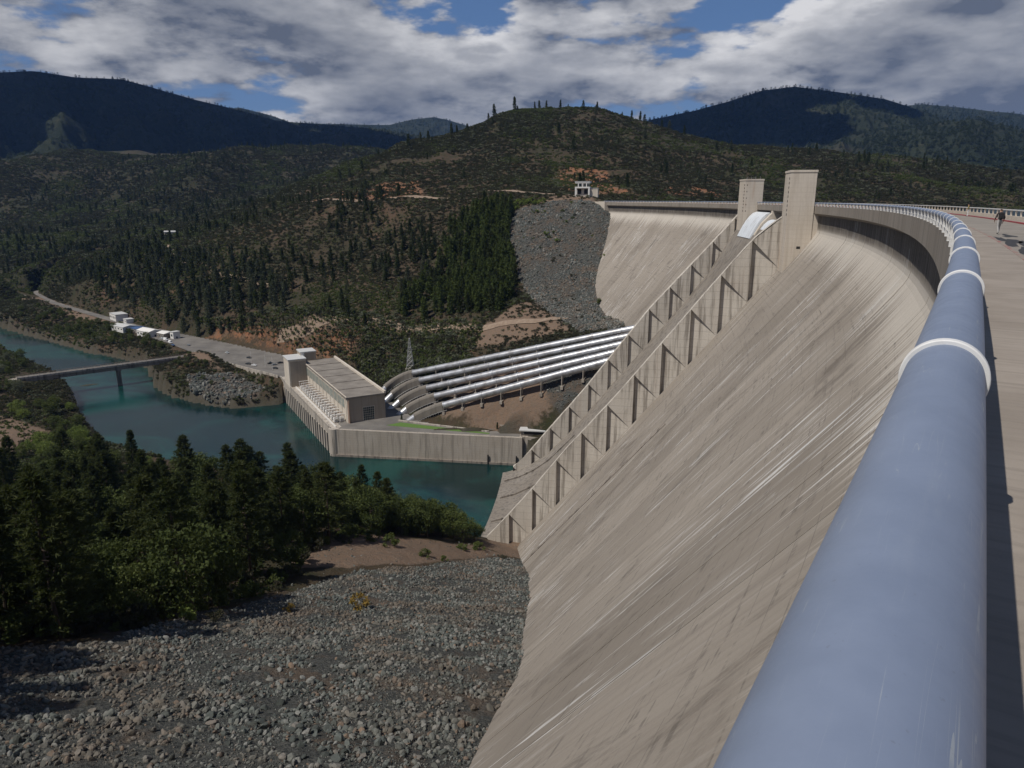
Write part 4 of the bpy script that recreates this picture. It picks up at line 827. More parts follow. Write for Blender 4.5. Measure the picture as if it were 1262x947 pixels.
house('white_workshop','white gabled workshop in the middle of the riverside yard',(-374,722,-133.3),(24,14),5.6,(.8,-.6),M['white'],M['white'],2.)
house('grey_workshop','dark-walled workshop with a white roof next to the gabled workshop',(-352,712,-133.3),(14,12),5.,(.8,-.6),M['white'],M['conc_dark'],1.4)
house('white_tower_shed','narrow tall white shed at the right end of the riverside yard',(-340,706,-133.3),(6,7),7.,(.8,-.6),M['greyroof'],M['white'],nw=1)
house('far_white_house','pale low house where the side road climbs away, far left',(-668,1062,-127.5),(22,12),5,rdx,M['greyroof'],M['white'],1.5)
house('far_white_cabin','small pale cabin beside the far side road',(-636,1052,-128),(9,8),4,rdx,M['greyroof'],M['white'],1.)
house('hillside_house','pale roofed house among the trees on the lower left hillside',(-545,1165,float(hz(-545,1165))+.5),(24,12),4.5,(.9,.3),M['greyroof'],M['beige'],1.5)
# white lookout building at the far end of the crest
lk=empty('lookout_house',(72,696,0),'two-storey white concrete house at the far end of the dam crest','house')
lk.location=(68,704,float(hz(68,704))+3.2); lk.rotation_euler=(0,0,math.radians(-14)); 
for sx in (-1,1):
    for sy in (-1,1):
        m=MB(); m.box((sx*6.3,sy*4.4,-4),(1.5,1.5,9.2)); m.build('corner_pier',M['white'],lk,world=False)
for z in (4.4,8.9): m=MB(); m.box((0,0,z),(14.2,10.4,1.3)); m.build('floor_band',M['white'],lk,world=False)
m=MB(); m.box((0,1.2,-4),(10.5,6.5,13)); m.build('inner_wall',M['beige'],lk,world=False)
m=MB(); m.box((0,0,10.2),(14.8,11,.5)); m.build('roof',M['greyroof'],lk,world=False)
for x in (-3.9,0,3.9):
    for z in (5.7,): 
        q=MB(); q.box((x,-4.6,z),(.9,1.0,3.2)); q.build('mullion',M['white'],lk,world=False)
for sx in (-1,1): q=MB(); q.box((sx*3.3,-2.15,5.9),(4,.2,2.8)); q.build('window',M['glass'],lk,world=False)
for sx in (-1,1): q=MB(); q.box((sx*3.3,-2.15,-1),(4,.2,4.6)); q.build('doorway',M['dark'],lk,world=False)
m=MB(); m.box((10.5,1,-4),(8,7,8.2)); m.build('annex',M['beige'],lk,world=False)
m=MB(); m.box((10.5,1,4.2),(8.6,7.6,.4)); m.build('annex_roof',M['greyroof'],lk,world=False)
# ---------------------------------------------------------------- lattice mast and poles
lx,ly=-75.,510.; lz=float(hz(lx,ly)); lt=empty('lattice_mast',(lx,ly,lz),'slim steel lattice transmission tower on the hillside behind the penstocks','lattice tower')
H_=23.; wd=lambda t:2.3*(1-t)+.35
for sx,sy in ((-1,-1),(1,-1),(1,1),(-1,1)):
    q=MB(); q.bar((lx+sx*wd(0),ly+sy*wd(0),lz-.5),(lx+sx*wd(1),ly+sy*wd(1),lz+H_),.2); q.build('leg',M['steel'],lt)
for i in range(7):
    t0,t1=i/7,(i+1)/7; q=MB()
    for (a,b) in (((-1,-1),(1,-1)),((1,-1),(1,1)),((1,1),(-1,1)),((-1,1),(-1,-1))):
        q.bar((lx+a[0]*wd(t0),ly+a[1]*wd(t0),lz+H_*t0),(lx+b[0]*wd(t1),ly+b[1]*wd(t1),lz+H_*t1),.13)
        q.bar((lx+b[0]*wd(t0),ly+b[1]*wd(t0),lz+H_*t0),(lx+a[0]*wd(t1),ly+a[1]*wd(t1),lz+H_*t1),.13)
        q.bar((lx+a[0]*wd(t1),ly+a[1]*wd(t1),lz+H_*t1),(lx+b[0]*wd(t1),ly+b[1]*wd(t1),lz+H_*t1),.13)
    q.build('bracing',M['steel'],lt)
q=MB(); q.box((lx,ly,lz-.5),(6.5,6.5,1.2)); q.build('footing',M['conc_tower'],lt)
PLACE=['beside the parked cars nearest the powerhouse','beside the middle of the car park','in front of the red cut bank']
for k,(x,y) in enumerate(((-196,566),(-206,578),(-222,590))):
    e=empty('flagpole',(x,y,DZ),'tall white pole '+PLACE[k],'pole')
    q=MB(); q.tube([(x,y,DZ),(x,y,DZ+11)],[.16,.08],8); q.build('pole',M['white'],e)
    q=MB(); q.tube([(x,y,DZ),(x,y,DZ+.5)],.4,8); q.build('base',M['conc'],e)
    q=MB(); q.tube([(x,y,DZ+11),(x,y,DZ+11.35)],[.2,.05],8); q.build('finial',M['steel'],e)
# ---------------------------------------------------------------- cars
def make_car(paint,kind):
    e=empty('parked_car',(0,0,0),'x','car','vehicles on the parking road')
    top=1.45 if kind=='car' else 1.85
    prof=[(-2.2,.35),(-2.25,.75),(-2.15,.95),(-1.25,1.02),(-.65,top),(.75 if kind!='pickup' else .35,top),(1.35 if kind!='pickup' else .75,1.05),(2.1,1.0),(2.2,.7),(2.15,.35)]
    if kind=='van': prof=[(-2.4,.35),(-2.45,.9),(-2.1,1.15),(-1.6,2.15),(2.3,2.2),(2.4,.9),(2.35,.35)]
    n=len(prof); m=MB(); wid=lambda z:.9 if z<1.06 else .9-.22*(z-1.05)/.6
    m.add([(x,-wid(z),z) for x,z in prof]+[(x,wid(z),z) for x,z in prof],[tuple(range(n)),tuple(range(2*n-1,n-1,-1))]+[(i,n+i,n+(i+1)%n,(i+1)%n) for i in range(n)])
    m.build('body',paint,e,world=False,bevel=.06)
    for s in (-1,1):
        q=MB(); z0,z1=1.06,top-.1 if kind!='van' else 1.75; xs=((-1.05,.95) if kind=='car' else (-1.0,.5) if kind=='pickup' else (-1.75,-.6))
        y0,y1=s*(wid(z0)+.015),s*(wid(z1)+.02); q.add([(xs[0],y0,z0),(xs[1],y0,z0),(xs[1]-.3,y1,z1),(xs[0]+.4,y1,z1)],[(0,1,2,3)]); q.build('side_window',M['glass'],e,world=False)
        for x in (-1.4,1.4):
            q=MB(); q.tube([(x,s*.95,.33),(x,s*.72,.33)],.34,14); w=q.build('wheel',M['tyre'],e,world=False)
            q=MB(); q.tube([(x,s*.96,.33),(x,s*.9,.33)],.2,10); q.build('rim',M['steel'],w,world=False)
        q=MB(); q.box((-2.2,s*.6,.7),(.08,.35,.16)); q.build('headlight',M['white'],e,world=False)
    q=MB(); a=(-1.24,1.04),(-.68,top-.06)
    if kind=='van': a=(-2.08,1.2),(-1.64,2.05)
    q.add([(a[0][0]-.03,-.72,a[0][1]),(a[0][0]-.03,.72,a[0][1]),(a[1][0]-.03,.6,a[1][1]),(a[1][0]-.03,-.6,a[1][1])],[(0,1,2,3)]); q.build('windscreen',M['glass'],e,world=False)
    return e
rd=math.atan2(.71,-.70)
CARS=[('car_silver','pickup',(-259,632),rd+.1,'silver pickup parked alone in the middle of the road'),('car_black','car',(-232,612),rd+.3,'dark car parked by the hillside, next past the silver pickup'),
 ('car_white','car',(-217,582),rd+.5,'white car parked against the roadside wall'),('car_black','car',(-224,588),rd+.5,'black car left of the white car against the roadside wall'),
 ('car_grey','car',(-201,585),rd+1.2,'dark grey car, leftmost of the close group near the powerhouse'),('car_black','pickup',(-206,590),rd+1.2,'black pickup in the close group near the powerhouse'),('car_black','car',(-198,592),rd+1.2,'black car at the hillside edge of the group near the powerhouse'),
 ('car_grey','car',(-192,594),rd+1.1,'grey car at the back of the car park by the red cut bank'),('car_silver','car',(-187,588),rd+1.1,'silver car at the right end of the car park'),('car_black','car',(-196,572),rd+.4,'small black car nearest the roadside wall by the poles'),
 ('car_white','car',(-171,556),rd+.1,'white car tucked beside the powerhouse service block'),('car_white','van',(-333,680),rd,'white box van at the yard end of the parking road'),('car_white','van',(-344,694),rd+.2,'white van behind the box van by the riverside yard'),
 ('car_blue','car',(-325,668),rd+.1,'blue car in front of the white box van'),('car_grey','car',(-310,668),rd,'grey car on the roadway beside the box van'),('car_silver','car',(-352,702),rd+.4,'silver car at the corner of the narrow white shed')]
for paint,kind,(x,y),r,lab in CARS:
    e=make_car(M[paint],kind); e.location=(x,y,DZ+.02); e.rotation_euler=(0,0,r); e['label']=lab; e.scale=(1.25,1.25,1.25) if kind=='van' else (1.05,)*3
    if kind=='van': e['category']='van'; e.name='white_van'
    if kind=='pickup': e['category']='pickup'; e.name='pickup_truck'
# ---------------------------------------------------------------- vegetation prototypes
M['leaf_dark']=mat('dark_oak_leaves',leaf((.028,.042,.012),(.055,.072,.02),(.065,.08,.025)),.8,spec=.15)
M['pine_grey']=mat('grey_pine_needles',leaf((.055,.066,.042),(.085,.092,.06),(.09,.10,.066)),.85,spec=.1)
PROTO=bpy.data.collections.new('prototypes')
def tri_cloud(P_,D_,length,width,rs):
    "one thin triangle per point, pointing along D_"
    n=len(P_); q=rs.randn(n,3); sd_=np.cross(D_,q); sd_/=np.linalg.norm(sd_,axis=1)[:,None]+1e-9
    l=length[:,None]; w=width[:,None]
    V=np.stack([P_-sd_*w,P_+sd_*w,P_+D_*l],1).reshape(-1,3); F=np.arange(3*n).reshape(-1,3); return V,F
def pine_crown(h,r,seed,levels,nb,nt,k,ln,wdt,bare=.22,shape=.8):
    rs=np.random.RandomState(seed); P_=[];D_=[]; lean=rs.randn(2)*.02
    for i in range(levels):
        t=bare+(1-bare)*(i+rs.rand()*.6)/levels
        if t>.985: t=.985
        tt=(t-bare)/(1-bare); R_=r*((1-tt)**shape*.45+.55*max(0,1-tt**2.0)**.85)*(.55+.45*min(1,tt*6+.3))*rs.uniform(.78,1.12); z=h*t; rot=rs.rand()*6.28
        for b in range(nb):
            if rs.rand()<.13: continue
            a=rot+6.283*b/nb+rs.randn()*.25; L=R_*rs.uniform(.6,1.15)+.25; dz=rs.uniform(-.18,.12)-.18*(1-tt)+.5*max(0,tt-.75)
            for q in range(nt):
                u=(.25+.75*(q+rs.rand()*.8)/nt); c=np.array([math.cos(a)*L*u,math.sin(a)*L*u,z+L*u*dz+.12*L*u*u]); c[:2]+=lean*z
                for _ in range(k):
                    d=np.array([math.cos(a),math.sin(a),.35])+rs.randn(3)*.75; d/=np.linalg.norm(d); P_.append(c+rs.randn(3)*.16*ln); D_.append(d)
    for _ in range(k*6):
        P_.append(np.array([lean[0]*h,lean[1]*h,h*rs.uniform(.95,1.0)])); d=np.array([0,0,1.])+rs.randn(3)*.5; D_.append(d/np.linalg.norm(d))
    P_=np.array(P_);D_=np.array(D_); n=len(P_); return tri_cloud(P_,D_,ln*rs.uniform(.7,1.3,n),wdt*rs.uniform(.7,1.3,n),rs)
def trunk_mesh(name,h,r0,seed,limbs=0,spread=3.,hb=.4):
    rs=np.random.RandomState(seed); m=MB(); N=7; lean=rs.randn(2)*.03
    m.tube([(lean[0]*h*i/N+.05*rs.randn(),lean[1]*h*i/N+.05*rs.randn(),-1.2+(h+1.2)*i/N) for i in range(N+1)],[r0*(1-.88*i/N) for i in range(N+1)],8)
    for k in range(limbs):
        a=rs.rand()*6.28; z=h*rs.uniform(hb*.6,.85); L=spread*rs.uniform(.5,1.); 
        m.tube([(0,0,z),(math.cos(a)*L*.5,math.sin(a)*L*.5,z+L*.25),(math.cos(a)*L,math.sin(a)*L,z+L*.6)],[r0*.4,r0*.25,r0*.08],6)
    o=m.build(name,M['bark']); me=o.data; bpy.data.objects.remove(o); return me
def leaf_crown(h,r,seed,clumps,per,size,z0=.3,flat=.8):
    rs=np.random.RandomState(seed); V=[];
    cs=[]
    for i in range(clumps):
        d=rs.randn(3); d/=np.linalg.norm(d); q=rs.uniform(.35,1.)**.6; c=np.array([d[0]*r*q,d[1]*r*q,h*(z0+(1-z0)*.5)+d[2]*h*(1-z0)*.5*q]); cs.append((c,r*rs.uniform(.22,.42)))
    P_=[]
    for c,cr in cs:
        d=rs.randn(per,3); d/=np.linalg.norm(d,axis=1)[:,None]; P_.append(c+d*cr*rs.uniform(.5,1.1,(per,1))*[1,1,flat])
    P_=np.concatenate(P_); n=len(P_); D_=rs.randn(n,3); D_/=np.linalg.norm(D_,axis=1)[:,None]
    return tri_cloud(P_,D_,size*rs.uniform(.8,1.5,n),size*.5*rs.uniform(.7,1.3,n),rs)
def mk(name,vf,m): return mesh_np(name,vf[0],vf[1],m)
# near pines : (crown, trunk) pairs, unit = metres at height 26
PINES=[(mk('pine_crown',pine_crown(26,r,s,26,6,6,7,.95,.14,b,sh),M['pine']),trunk_mesh('pine_trunk',25,.36,s,10,2.2,.4)) for r,s,b,sh in ((5.4,1,.14,.6),(6.2,2,.2,.5),(4.8,3,.1,.7),(6.6,4,.26,.42),(5.6,5,.16,.55))]
FPINES=[(mk('far_pine_crown',pine_crown(20,r,s,14,6,2,4,1.9,.5,b,.75),M[m_]),trunk_mesh('far_pine_trunk',19,.3,s)) for r,s,b,m_ in ((3.6,11,.08,'pine_far'),(4.2,12,.12,'pine_far'),(3.0,13,.08,'pine_far'),(4.6,14,.06,'pine_grey'),(4.0,15,.06,'pine_grey'),(3.4,16,.06,'pine_green'),(4.2,17,.1,'pine_green'))]
OAKS=[(mk('oak_crown',leaf_crown(12,5,s,46,72,.40,.2),M[m_]),trunk_mesh('oak_trunk',9,.3,s,7,3.5)) for s,m_ in ((21,'leaf'),(22,'leaf'),(23,'leaf_light'),(24,'leaf_grey'),(25,'leaf_dark'))]
BUSH=[mk('bush_leaves',leaf_crown(2.4,1.5,s,14,42,.26,.02,.8),M[m_]) for s,m_ in ((31,'leaf'),(32,'brush'),(33,'leaf_light'),(34,'brush_gold'))]
def proto(name,me):
    o=bpy.data.objects.new(name,me); PROTO.objects.link(o); return o
def joined(name,a,b):
    "crown and trunk in one mesh for the uncountable far trees"
    bm=bmesh.new(); bm.from_mesh(a); k=len(bm.faces); bm.from_mesh(b); bm.faces.ensure_lookup_table()
    for f in bm.faces[k:]: f.material_index=1
    me=bpy.data.meshes.new(name); bm.to_mesh(me); bm.free(); me.materials.append(a.materials[0]); me.materials.append(b.materials[0]); return me
def scatter(name,P_,rot,scl,idx,protos,label,cat):
    coll=bpy.data.collections.new(name+'_source')
    for o in protos: coll.objects.link(o)
    me=bpy.data.meshes.new(name); me.vertices.add(len(P_)); me.vertices.foreach_set('co',np.asarray(P_,np.float32).ravel())
    a=me.attributes.new('rot','FLOAT_VECTOR','POINT'); a.data.foreach_set('vector',np.asarray(rot,np.float32).ravel())
    a=me.attributes.new('scl','FLOAT_VECTOR','POINT'); a.data.foreach_set('vector',np.asarray(scl,np.float32).ravel())
    a=me.attributes.new('idx','INT','POINT'); a.data.foreach_set('value',np.asarray(idx,np.int32))
    o=bpy.data.objects.new(name,me); COL.objects.link(o); tag(o,label,cat,kind='stuff')
    ng=bpy.data.node_groups.new(name,'GeometryNodeTree'); ng.interface.new_socket('Geometry',in_out='INPUT',socket_type='NodeSocketGeometry'); ng.interface.new_socket('Geometry',in_out='OUTPUT',socket_type='NodeSocketGeometry')
    N=ng.nodes.new; gi=N('NodeGroupInput'); go=N('NodeGroupOutput'); ci=N('GeometryNodeCollectionInfo'); ci.inputs['Collection'].default_value=coll; ci.inputs['Separate Children'].default_value=True; ci.inputs['Reset Children'].default_value=True
    ip_=N('GeometryNodeInstanceOnPoints'); ip_.inputs['Pick Instance'].default_value=True
    def at(n,t):
        q=N('GeometryNodeInputNamedAttribute'); q.data_type=t; q.inputs['Name'].default_value=n; return q.outputs['Attribute']
    L=ng.links.new; L(gi.outputs[0],ip_.inputs['Points']); L(ci.outputs[0],ip_.inputs['Instance']); L(at('idx','INT'),ip_.inputs['Instance Index'])
    er=N('FunctionNodeEulerToRotation'); L(at('rot','FLOAT_VECTOR'),er.inputs[0]); L(er.outputs[0],ip_.inputs['Rotation']); L(at('scl','FLOAT_VECTOR'),ip_.inputs['Scale']); L(ip_.outputs[0],go.inputs[0])
    md=o.modifiers.new('scatter','NODES'); md.node_group=ng; return o
# ---------------------------------------------------------------- tree positions
RS=np.random.RandomState(77)
def inpoly(X,Y,poly): return pdist(np.asarray(X,float),np.asarray(Y,float),poly)[1]
def clus(P_,k=70.,t=-.05):
    P_=np.asarray(P_); return P_[(fbm(P_[:,0]/k+31,P_[:,1]/k,3)+RS.randn(len(P_))*.12)>t]
def sample(poly,n,mind,rs=RS):
    P_=np.array(poly,float); lo=P_.min(0); hi=P_.max(0); out=np.zeros((0,2)); tries=0
    while len(out)<n and tries<60:
        c=lo+rs.rand(n*3,2)*(hi-lo); c=c[inpoly(c[:,0],c[:,1],poly)]
        for p in c:
            if len(out)==0 or np.min((out[:,0]-p[0])**2+(out[:,1]-p[1])**2)>mind*mind: out=np.vstack([out,p])
            if len(out)>=n: break
        tries+=1
    return out
def tree(name,pair,x,y,h,ref,label,group,cat='tree',wide=1.):
    z=float(hz(x,y)); k=h/ref; e=empty(name,(x,y,z-.2),label,cat,group,RS.rand()*6.28); e.scale=(k*wide*RS.uniform(.88,1.14),k*wide*RS.uniform(.88,1.14),k)
    e.rotation_euler=(RS.randn()*.02,RS.randn()*.02,RS.rand()*6.28)
    for nm,me in (('crown',pair[0]),('trunk',pair[1])):
        o=bpy.data.objects.new(nm,me); COL.objects.link(o); o.parent=e
    return e
NEARF=[(-150,62),(-118,70),(-88,94),(-70,108),(-67,136),(-61,158),(-58,186),(-64,214),(-50,236),(-36,256),(-44,282),(-80,312),(-130,328),(-190,340),(-240,350),(-250,250),(-230,170),(-190,110)]
def near_lab(x,y,edge,h):
    size='tallest' if h>29.5 else 'tall' if h>25 else 'shorter'
    zone='beside the dirt clearing' if x>-80 and y>185 else 'at the pool side of the near forest' if y>265 else 'on the open front edge of the near forest' if edge and y<190 else 'at the left end of the near forest' if x<-150 else 'deep inside the near forest' if y<215 else 'in the back rows of the near forest'
    return size+' dark pine '+zone, size+' near-forest pines '+zone
near=sample(NEARF,250,4.6); near=near[np.argsort(-np.hypot(near[:,0],near[:,1]))]
n_ind=0
for i,(x,y) in enumerate(near):
    d=pdist(np.array([x]),np.array([y]),NEARF)[0][0]; edge=d<11
    q=RS.rand()
    if q<.6:
        h=RS.uniform(22,32) if not (x>-80 and y>225) else RS.uniform(19,26)
        tree('pine_tree',PINES[RS.randint(5)],x,y,h,26,*near_lab(x,y,edge,h)); n_ind+=1
    else:
        tree('oak_tree',OAKS[RS.choice([4,4,4,0,1])],x,y,RS.uniform(12,21),12,'round-crowned green oak between the pines of the near forest','oaks in the near forest')
for (x,y) in sample([(-72,68),(-78,82),(-86,94),(-120,70),(-104,52),(-82,52)],26,4.5): tree('pine_tree',PINES[RS.randint(5)],x,y,RS.uniform(25,32),26,'tall pine at the far left end of the near forest beside the rubble','pines at the far left end of the near forest')
for (x,y) in sample([(-18,262),(-40,252),(-58,240),(-62,262),(-50,292),(-26,292)],24,5.): tree('broadleaf_tree',OAKS[RS.choice([4,4,0])],x,y,RS.uniform(10,16),12,'dense dark round tree between the dirt clearing and the green pool','round trees between the clearing and the pool')
# rounded trees by the spillway toe and along the near shore
for x,y,h,k,lab in ((-24,268,12,0,'round dark green tree nearest the spillway toe'),(-31,276,13,1,'round dark tree left of the tree at the spillway toe'),(-38,262,11,0,'bushy green tree in front of the pool edge'),(-44,284,15,1,'tall rounded tree at the edge of the green pool'),(-60,296,17,3,'silvery grey-green tree rising beside the green pool'),(-16,275,8,1,'small round tree between the pool and the spillway'),(-52,270,12,0,'dense green tree behind the dirt clearing'),(-30,290,10,1,'low rounded tree at the pool shore')):
    tree('broadleaf_tree',OAKS[k],x,y,h,12,lab,None,wide=1.05)
for (x,y) in sample([(-230,380),(-260,420),(-300,470),(-330,500),(-345,470),(-300,400),(-260,350),(-200,345),(-170,350)],40,7):
    if inpoly([x],[y],ZONES['dirt'][4])[0]: continue
    k=RS.choice([0,0,2,2,1,1])
    if math.hypot(x+366,y-545)<40: continue
    tree('shore_tree',OAKS[k],x,y,RS.uniform(7,13),12,('green shore tree by the near bank of the river','green shore tree by the near bank of the river','bright yellow-green shore tree by the near bank of the river')[k],'shore trees on the near bank' if k<2 else 'bright shore trees on the near bank')
for (x,y) in sample([(-345,520),(-372,560),(-420,610),(-480,668),(-560,745),(-620,720),(-520,600),(-430,500),(-390,490)],46,9):
    if inpoly([x],[y],ZONES['dirt'][4])[0] or math.hypot(x+390,y-538)<9 or math.hypot(x+366,y-545)<24: continue
    k=RS.choice([0,1,1,3]); tree('bank_tree',OAKS[k],x,y,RS.uniform(6,12),12,'leafy tree on the left river bank by the bridge' if k<3 else 'grey-green tree on the left river bank by the bridge','trees on the left river bank' if k<3 else 'grey-green trees on the left river bank')
# strip of trees between the river and the riverside yard
BRL=[(-385,540),(-272,635)]
for (x,y) in sample([(-318,622),(-345,668),(-400,704),(-480,762),(-560,820),(-610,868),(-590,890),(-500,820),(-430,770),(-380,722),(-322,650)],60,6.5):
    if pdist(np.array([x]),np.array([y]),BRL,False)[0][0]<13 or (x>-335 and y<650): continue
    tree('riverside_tree',OAKS[RS.choice([0,1,1])],x,y,RS.uniform(5,9.5),12,'dark green riverside tree below the valley road','riverside trees below the valley road')
for (x,y) in sample([(-300,606),(-262,560),(-240,545),(-225,548),(-255,585),(-290,622)],16,5):
    if pdist(np.array([x]),np.array([y]),BRL,False)[0][0]<11: continue
    tree('bank_shrub',OAKS[RS.choice([0,1])],x,y,RS.uniform(3,5),12,'low green shrub on the bank below the parking road','shrubs below the parking road')
# far pines
HF=[(-66,722),(-70,660),(-98,612),(-90,578),(-44,562),(-8,540),(4,600),(-5,655),(1,702),(-30,735)]
cand=[]
for (x,y) in clus(sample([(-170,770),(-110,640),(-70,580),(-60,690),(-90,760)],90,7.),40.,-.05): cand.append((x,y,RS.uniform(9,16),'pine on the open slope left of the pine wood','pines left of the pine wood'))
for (x,y) in sample(HF,330,5.):
    if x<-48+14*math.sin(y*.09) and RS.rand()<.55: continue
    cand.append((x,y,RS.uniform(13,20),'dark pine in the dense wood beside the grey scree slope','pines in the wood beside the scree'))
for (x,y) in sample([(-205,650),(-320,712),(-420,800),(-560,940),(-640,1010),(-600,1060),(-470,960),(-330,820),(-220,720)],260,9.): cand.append((x,y,RS.uniform(12,21),'pine on the slope above the valley road','pines above the valley road'))
for (x,y) in clus(sample([(-100,560),(-170,620),(-320,800),(-560,1100),(-500,1200),(-300,1080),(-120,880),(-60,700)],420,7.)): cand.append((x,y,6+11*RS.rand()**1.6,'scattered pine on the brushy hillside across the river','scattered pines on the hillside'))
for (x,y) in clus(sample([(-280,1000),(-120,900),(60,760),(240,800),(420,900),(600,1250),(200,1340),(-60,1330),(-280,1230)],330,9.),70.,.12): cand.append((x,y,6+11*RS.rand()**1.6,'lone pine on the upper slopes of the central hill','pines on the central hill'))
for (x,y) in clus(sample([(420,900),(700,1000),(1100,950),(1500,1000),(1300,1350),(900,1330),(500,1320)],520,9.)): cand.append((x,y,6+11*RS.rand()**1.6,'pine on the brushy slope beyond the crest road','pines beyond the crest road'))
SKY=[(-168,1210,20),(-150,1225,15),(-138,1235,15),(-100,1245,19),(-92,1250,14),(-40,1290,13),(-30,1290,21),(5,1322,24),(40,1325,13),(48,1328,15),(60,1330,14),(85,1335,16),(150,1330,13),(210,1325,15),(225,1325,19),(232,1322,16),(262,1315,14),(275,1315,18),(300,1305,17)]
lab2='pine standing out on the skyline of the central hill'
for x,y,h in SKY: cand.append((x,y,h,lab2,'skyline pines of the central hill'))
for (x,y) in clus(sample([(-560,1250),(-900,1500),(-1300,1900),(-1000,2500),(-300,2400),(-250,1700),(-400,1350)],1700,9.)): cand.append((x,y,7+12*RS.rand()**1.5,'','stuff'))
for (x,y) in sample([(-700,1060),(-1000,1230),(-1300,1500),(-1000,1500),(-560,1180)],220,10.): cand.append((x,y,RS.uniform(10,18),'','stuff'))
score=[(-(c[2]/math.hypot(c[0],c[1])) if c[4]!='stuff' else 1, i) for i,c in enumerate(cand)]; score.sort()
IND=max(0,300-n_ind); ind=set(i for sc_,i in score[:IND])|set(i for i,c in enumerate(cand) if c[3]==lab2)
FP=[];FR=[];FS=[];FI=[]
for i,(x,y,h,lab,grp) in enumerate(cand):
    if float(hz(x,y))<-148: continue
    if i in ind: tree('pine_tree',FPINES[RS.choice([3,4,3,1]) if 'valley road' in grp else RS.choice([5,6,5,0]) if 'scree' in grp else RS.choice([0,1,2,0,3])],x,y,h,20,lab,grp)
    else: FP.append((x,y,float(hz(x,y))-.3)); k=h/20; FR.append((0,0,RS.rand()*6.28)); FS.append((k*RS.uniform(.9,1.25),k*RS.uniform(.9,1.25),k)); FI.append(RS.choice([3,4,3,1]) if 'valley road' in grp else RS.choice([5,6,5,0]) if 'scree' in grp else RS.choice([0,1,2,3]))
fpro=[proto('far_pine_%d'%i,joined('far_pine',a,b)) for i,(a,b) in enumerate(FPINES)]
scatter('hill_pines',FP,FR,FS,FI,fpro,'dark pines scattered over the farther hillsides','pines')
# forest on the mountains
lp=[mk('mountain_tree',pine_crown(22,3.6,s,6,4,1,2,3.4,1.5,.02,.8),M['pine_far']) for s in (51,52)]
lpo=[proto('mountain_tree_%d'%i,m_) for i,m_ in enumerate(lp)]
P_=np.concatenate(MTPTS); n=len(P_); k=RS.uniform(.7,1.25,n)
scatter('mountain_forest',P_,np.c_[np.zeros((n,2)),RS.rand(n)*6.28],np.stack([k*1.5,k*1.5,k*.55],1),RS.randint(0,2,n),lpo,'dark forest covering the distant mountains','forest')
# chaparral brush
def brush(n,rmin,rmax,a0,a1,rs):
    u=rs.rand(n); r=rmin*(rmax/rmin)**u; a=np.radians(rs.uniform(a0,a1,n)); return r*np.sin(a),r*np.cos(a)
bx,by=brush(300000,430,2800,-41,45,RS)
b2,b3=brush(140000,1150,2900,-41,3,RS); bx=np.r_[bx,b2]; by=np.r_[by,b3]; bz_=hz(bx,by)
ok=bz_>-148
dr,ir=pdist(bx,by,RIVER); ok&=~ir; dd,id2=pdist(bx,by,YARD); ok&=(~id2)&(dd>3)
for pl,hw in ROADS: ok&=pdist(bx,by,pl,False)[0]>hw+2
for pl in ([(-215,644),(-189,628),(-101,580),(-44,543),(-18,523),(16,505),(40,500)],[(-300,1000),(-268,965),(-187,890),(-99,850),(-20,780),(40,722),(80,702)]): ok&=pdist(bx,by,pl,False)[0]>3.2
for nm,pr in (('rock',.02),('dirt',.22),('red',.7)):
    for pl in ZONES[nm]: ok&=~(inpoly(bx,by,pl)&(RS.rand(len(bx))>pr))
s_,o_=arc_inv(bx,by); ok&=pdist(bx,by,BRL,False)[0]>9; ok&=~((s_>-60)&(s_<700)&(o_<140)&(o_>-40)&(s_<452)); ok&=~((s_>0)&(s_<692)&(o_<face_o(-75)))
dens=fbm(bx/90,by/90,4); ok&=(dens+RS.randn(len(bx))*.22)>-.30
for e_,l_ in zip(EP,LO): ok&=pdist(bx,by,[LO[0][:2],EP[0][:2],UP[0][:2],UP[4][:2],EP[4][:2],LO[4][:2]])[0]>1.; break
for e_,u_ in zip(EP,UP): ok&=pdist(bx,by,[e_[:2],u_[:2],(2*u_[0]-e_[0],2*u_[1]-e_[1])],False)[0]>5.5
ok&=~inpoly(bx,by,[LO[0][:2],EP[0][:2],UP[0][:2],UP[4][:2],EP[4][:2],LO[4][:2]])
bx,by,bz_=bx[ok],by[ok],bz_[ok]; n=len(bx)
TH=[(-60,450),(-95,500),(-150,580),(-230,650),(-330,720),(-330,735),(-200,650),(-100,588),(-44,552),(-20,530),(-30,500),(-45,482)]
tx,ty=sample(TH,2600,1.9).T; tz=hz(tx,ty); q_=(pdist(tx,ty,YARD)[0]>5)&~inpoly(tx,ty,[LO[0][:2],EP[0][:2],UP[0][:2],UP[4][:2],EP[4][:2],LO[4][:2]])
nb_=len(bx); bx=np.r_[bx,tx[q_]]; by=np.r_[by,ty[q_]]; bz_=np.r_[bz_,tz[q_]]; n=len(bx)
bushp=[proto('brush_%d'%i,mk('brush',leaf_crown(2.2,1.7,60+i,7,16,.55,.0,.8),M[m_])) for i,m_ in enumerate(('brush','brush','leaf','leaf_grey'))]
tone=fbm(bx/140+9,by/140,3); idx=np.where(tone+RS.randn(n)*.2>.22,2,RS.randint(0,2,n)); idx=np.where(RS.rand(n)<.10,3,idx)
k=RS.uniform(.45,1.35,n)*np.clip(np.hypot(bx,by)/1000,.7,1.6); k[nb_:]*=1.6; idx[nb_:]=RS.choice([2,2,0,3],n-nb_)
scatter('chaparral',np.stack([bx,by,bz_-.2],1),np.c_[np.zeros((n,2)),RS.rand(n)*6.28],np.stack([k*1.2,k*1.2,k],1),idx,bushp,'grey-green chaparral brush covering the hillsides','brush')
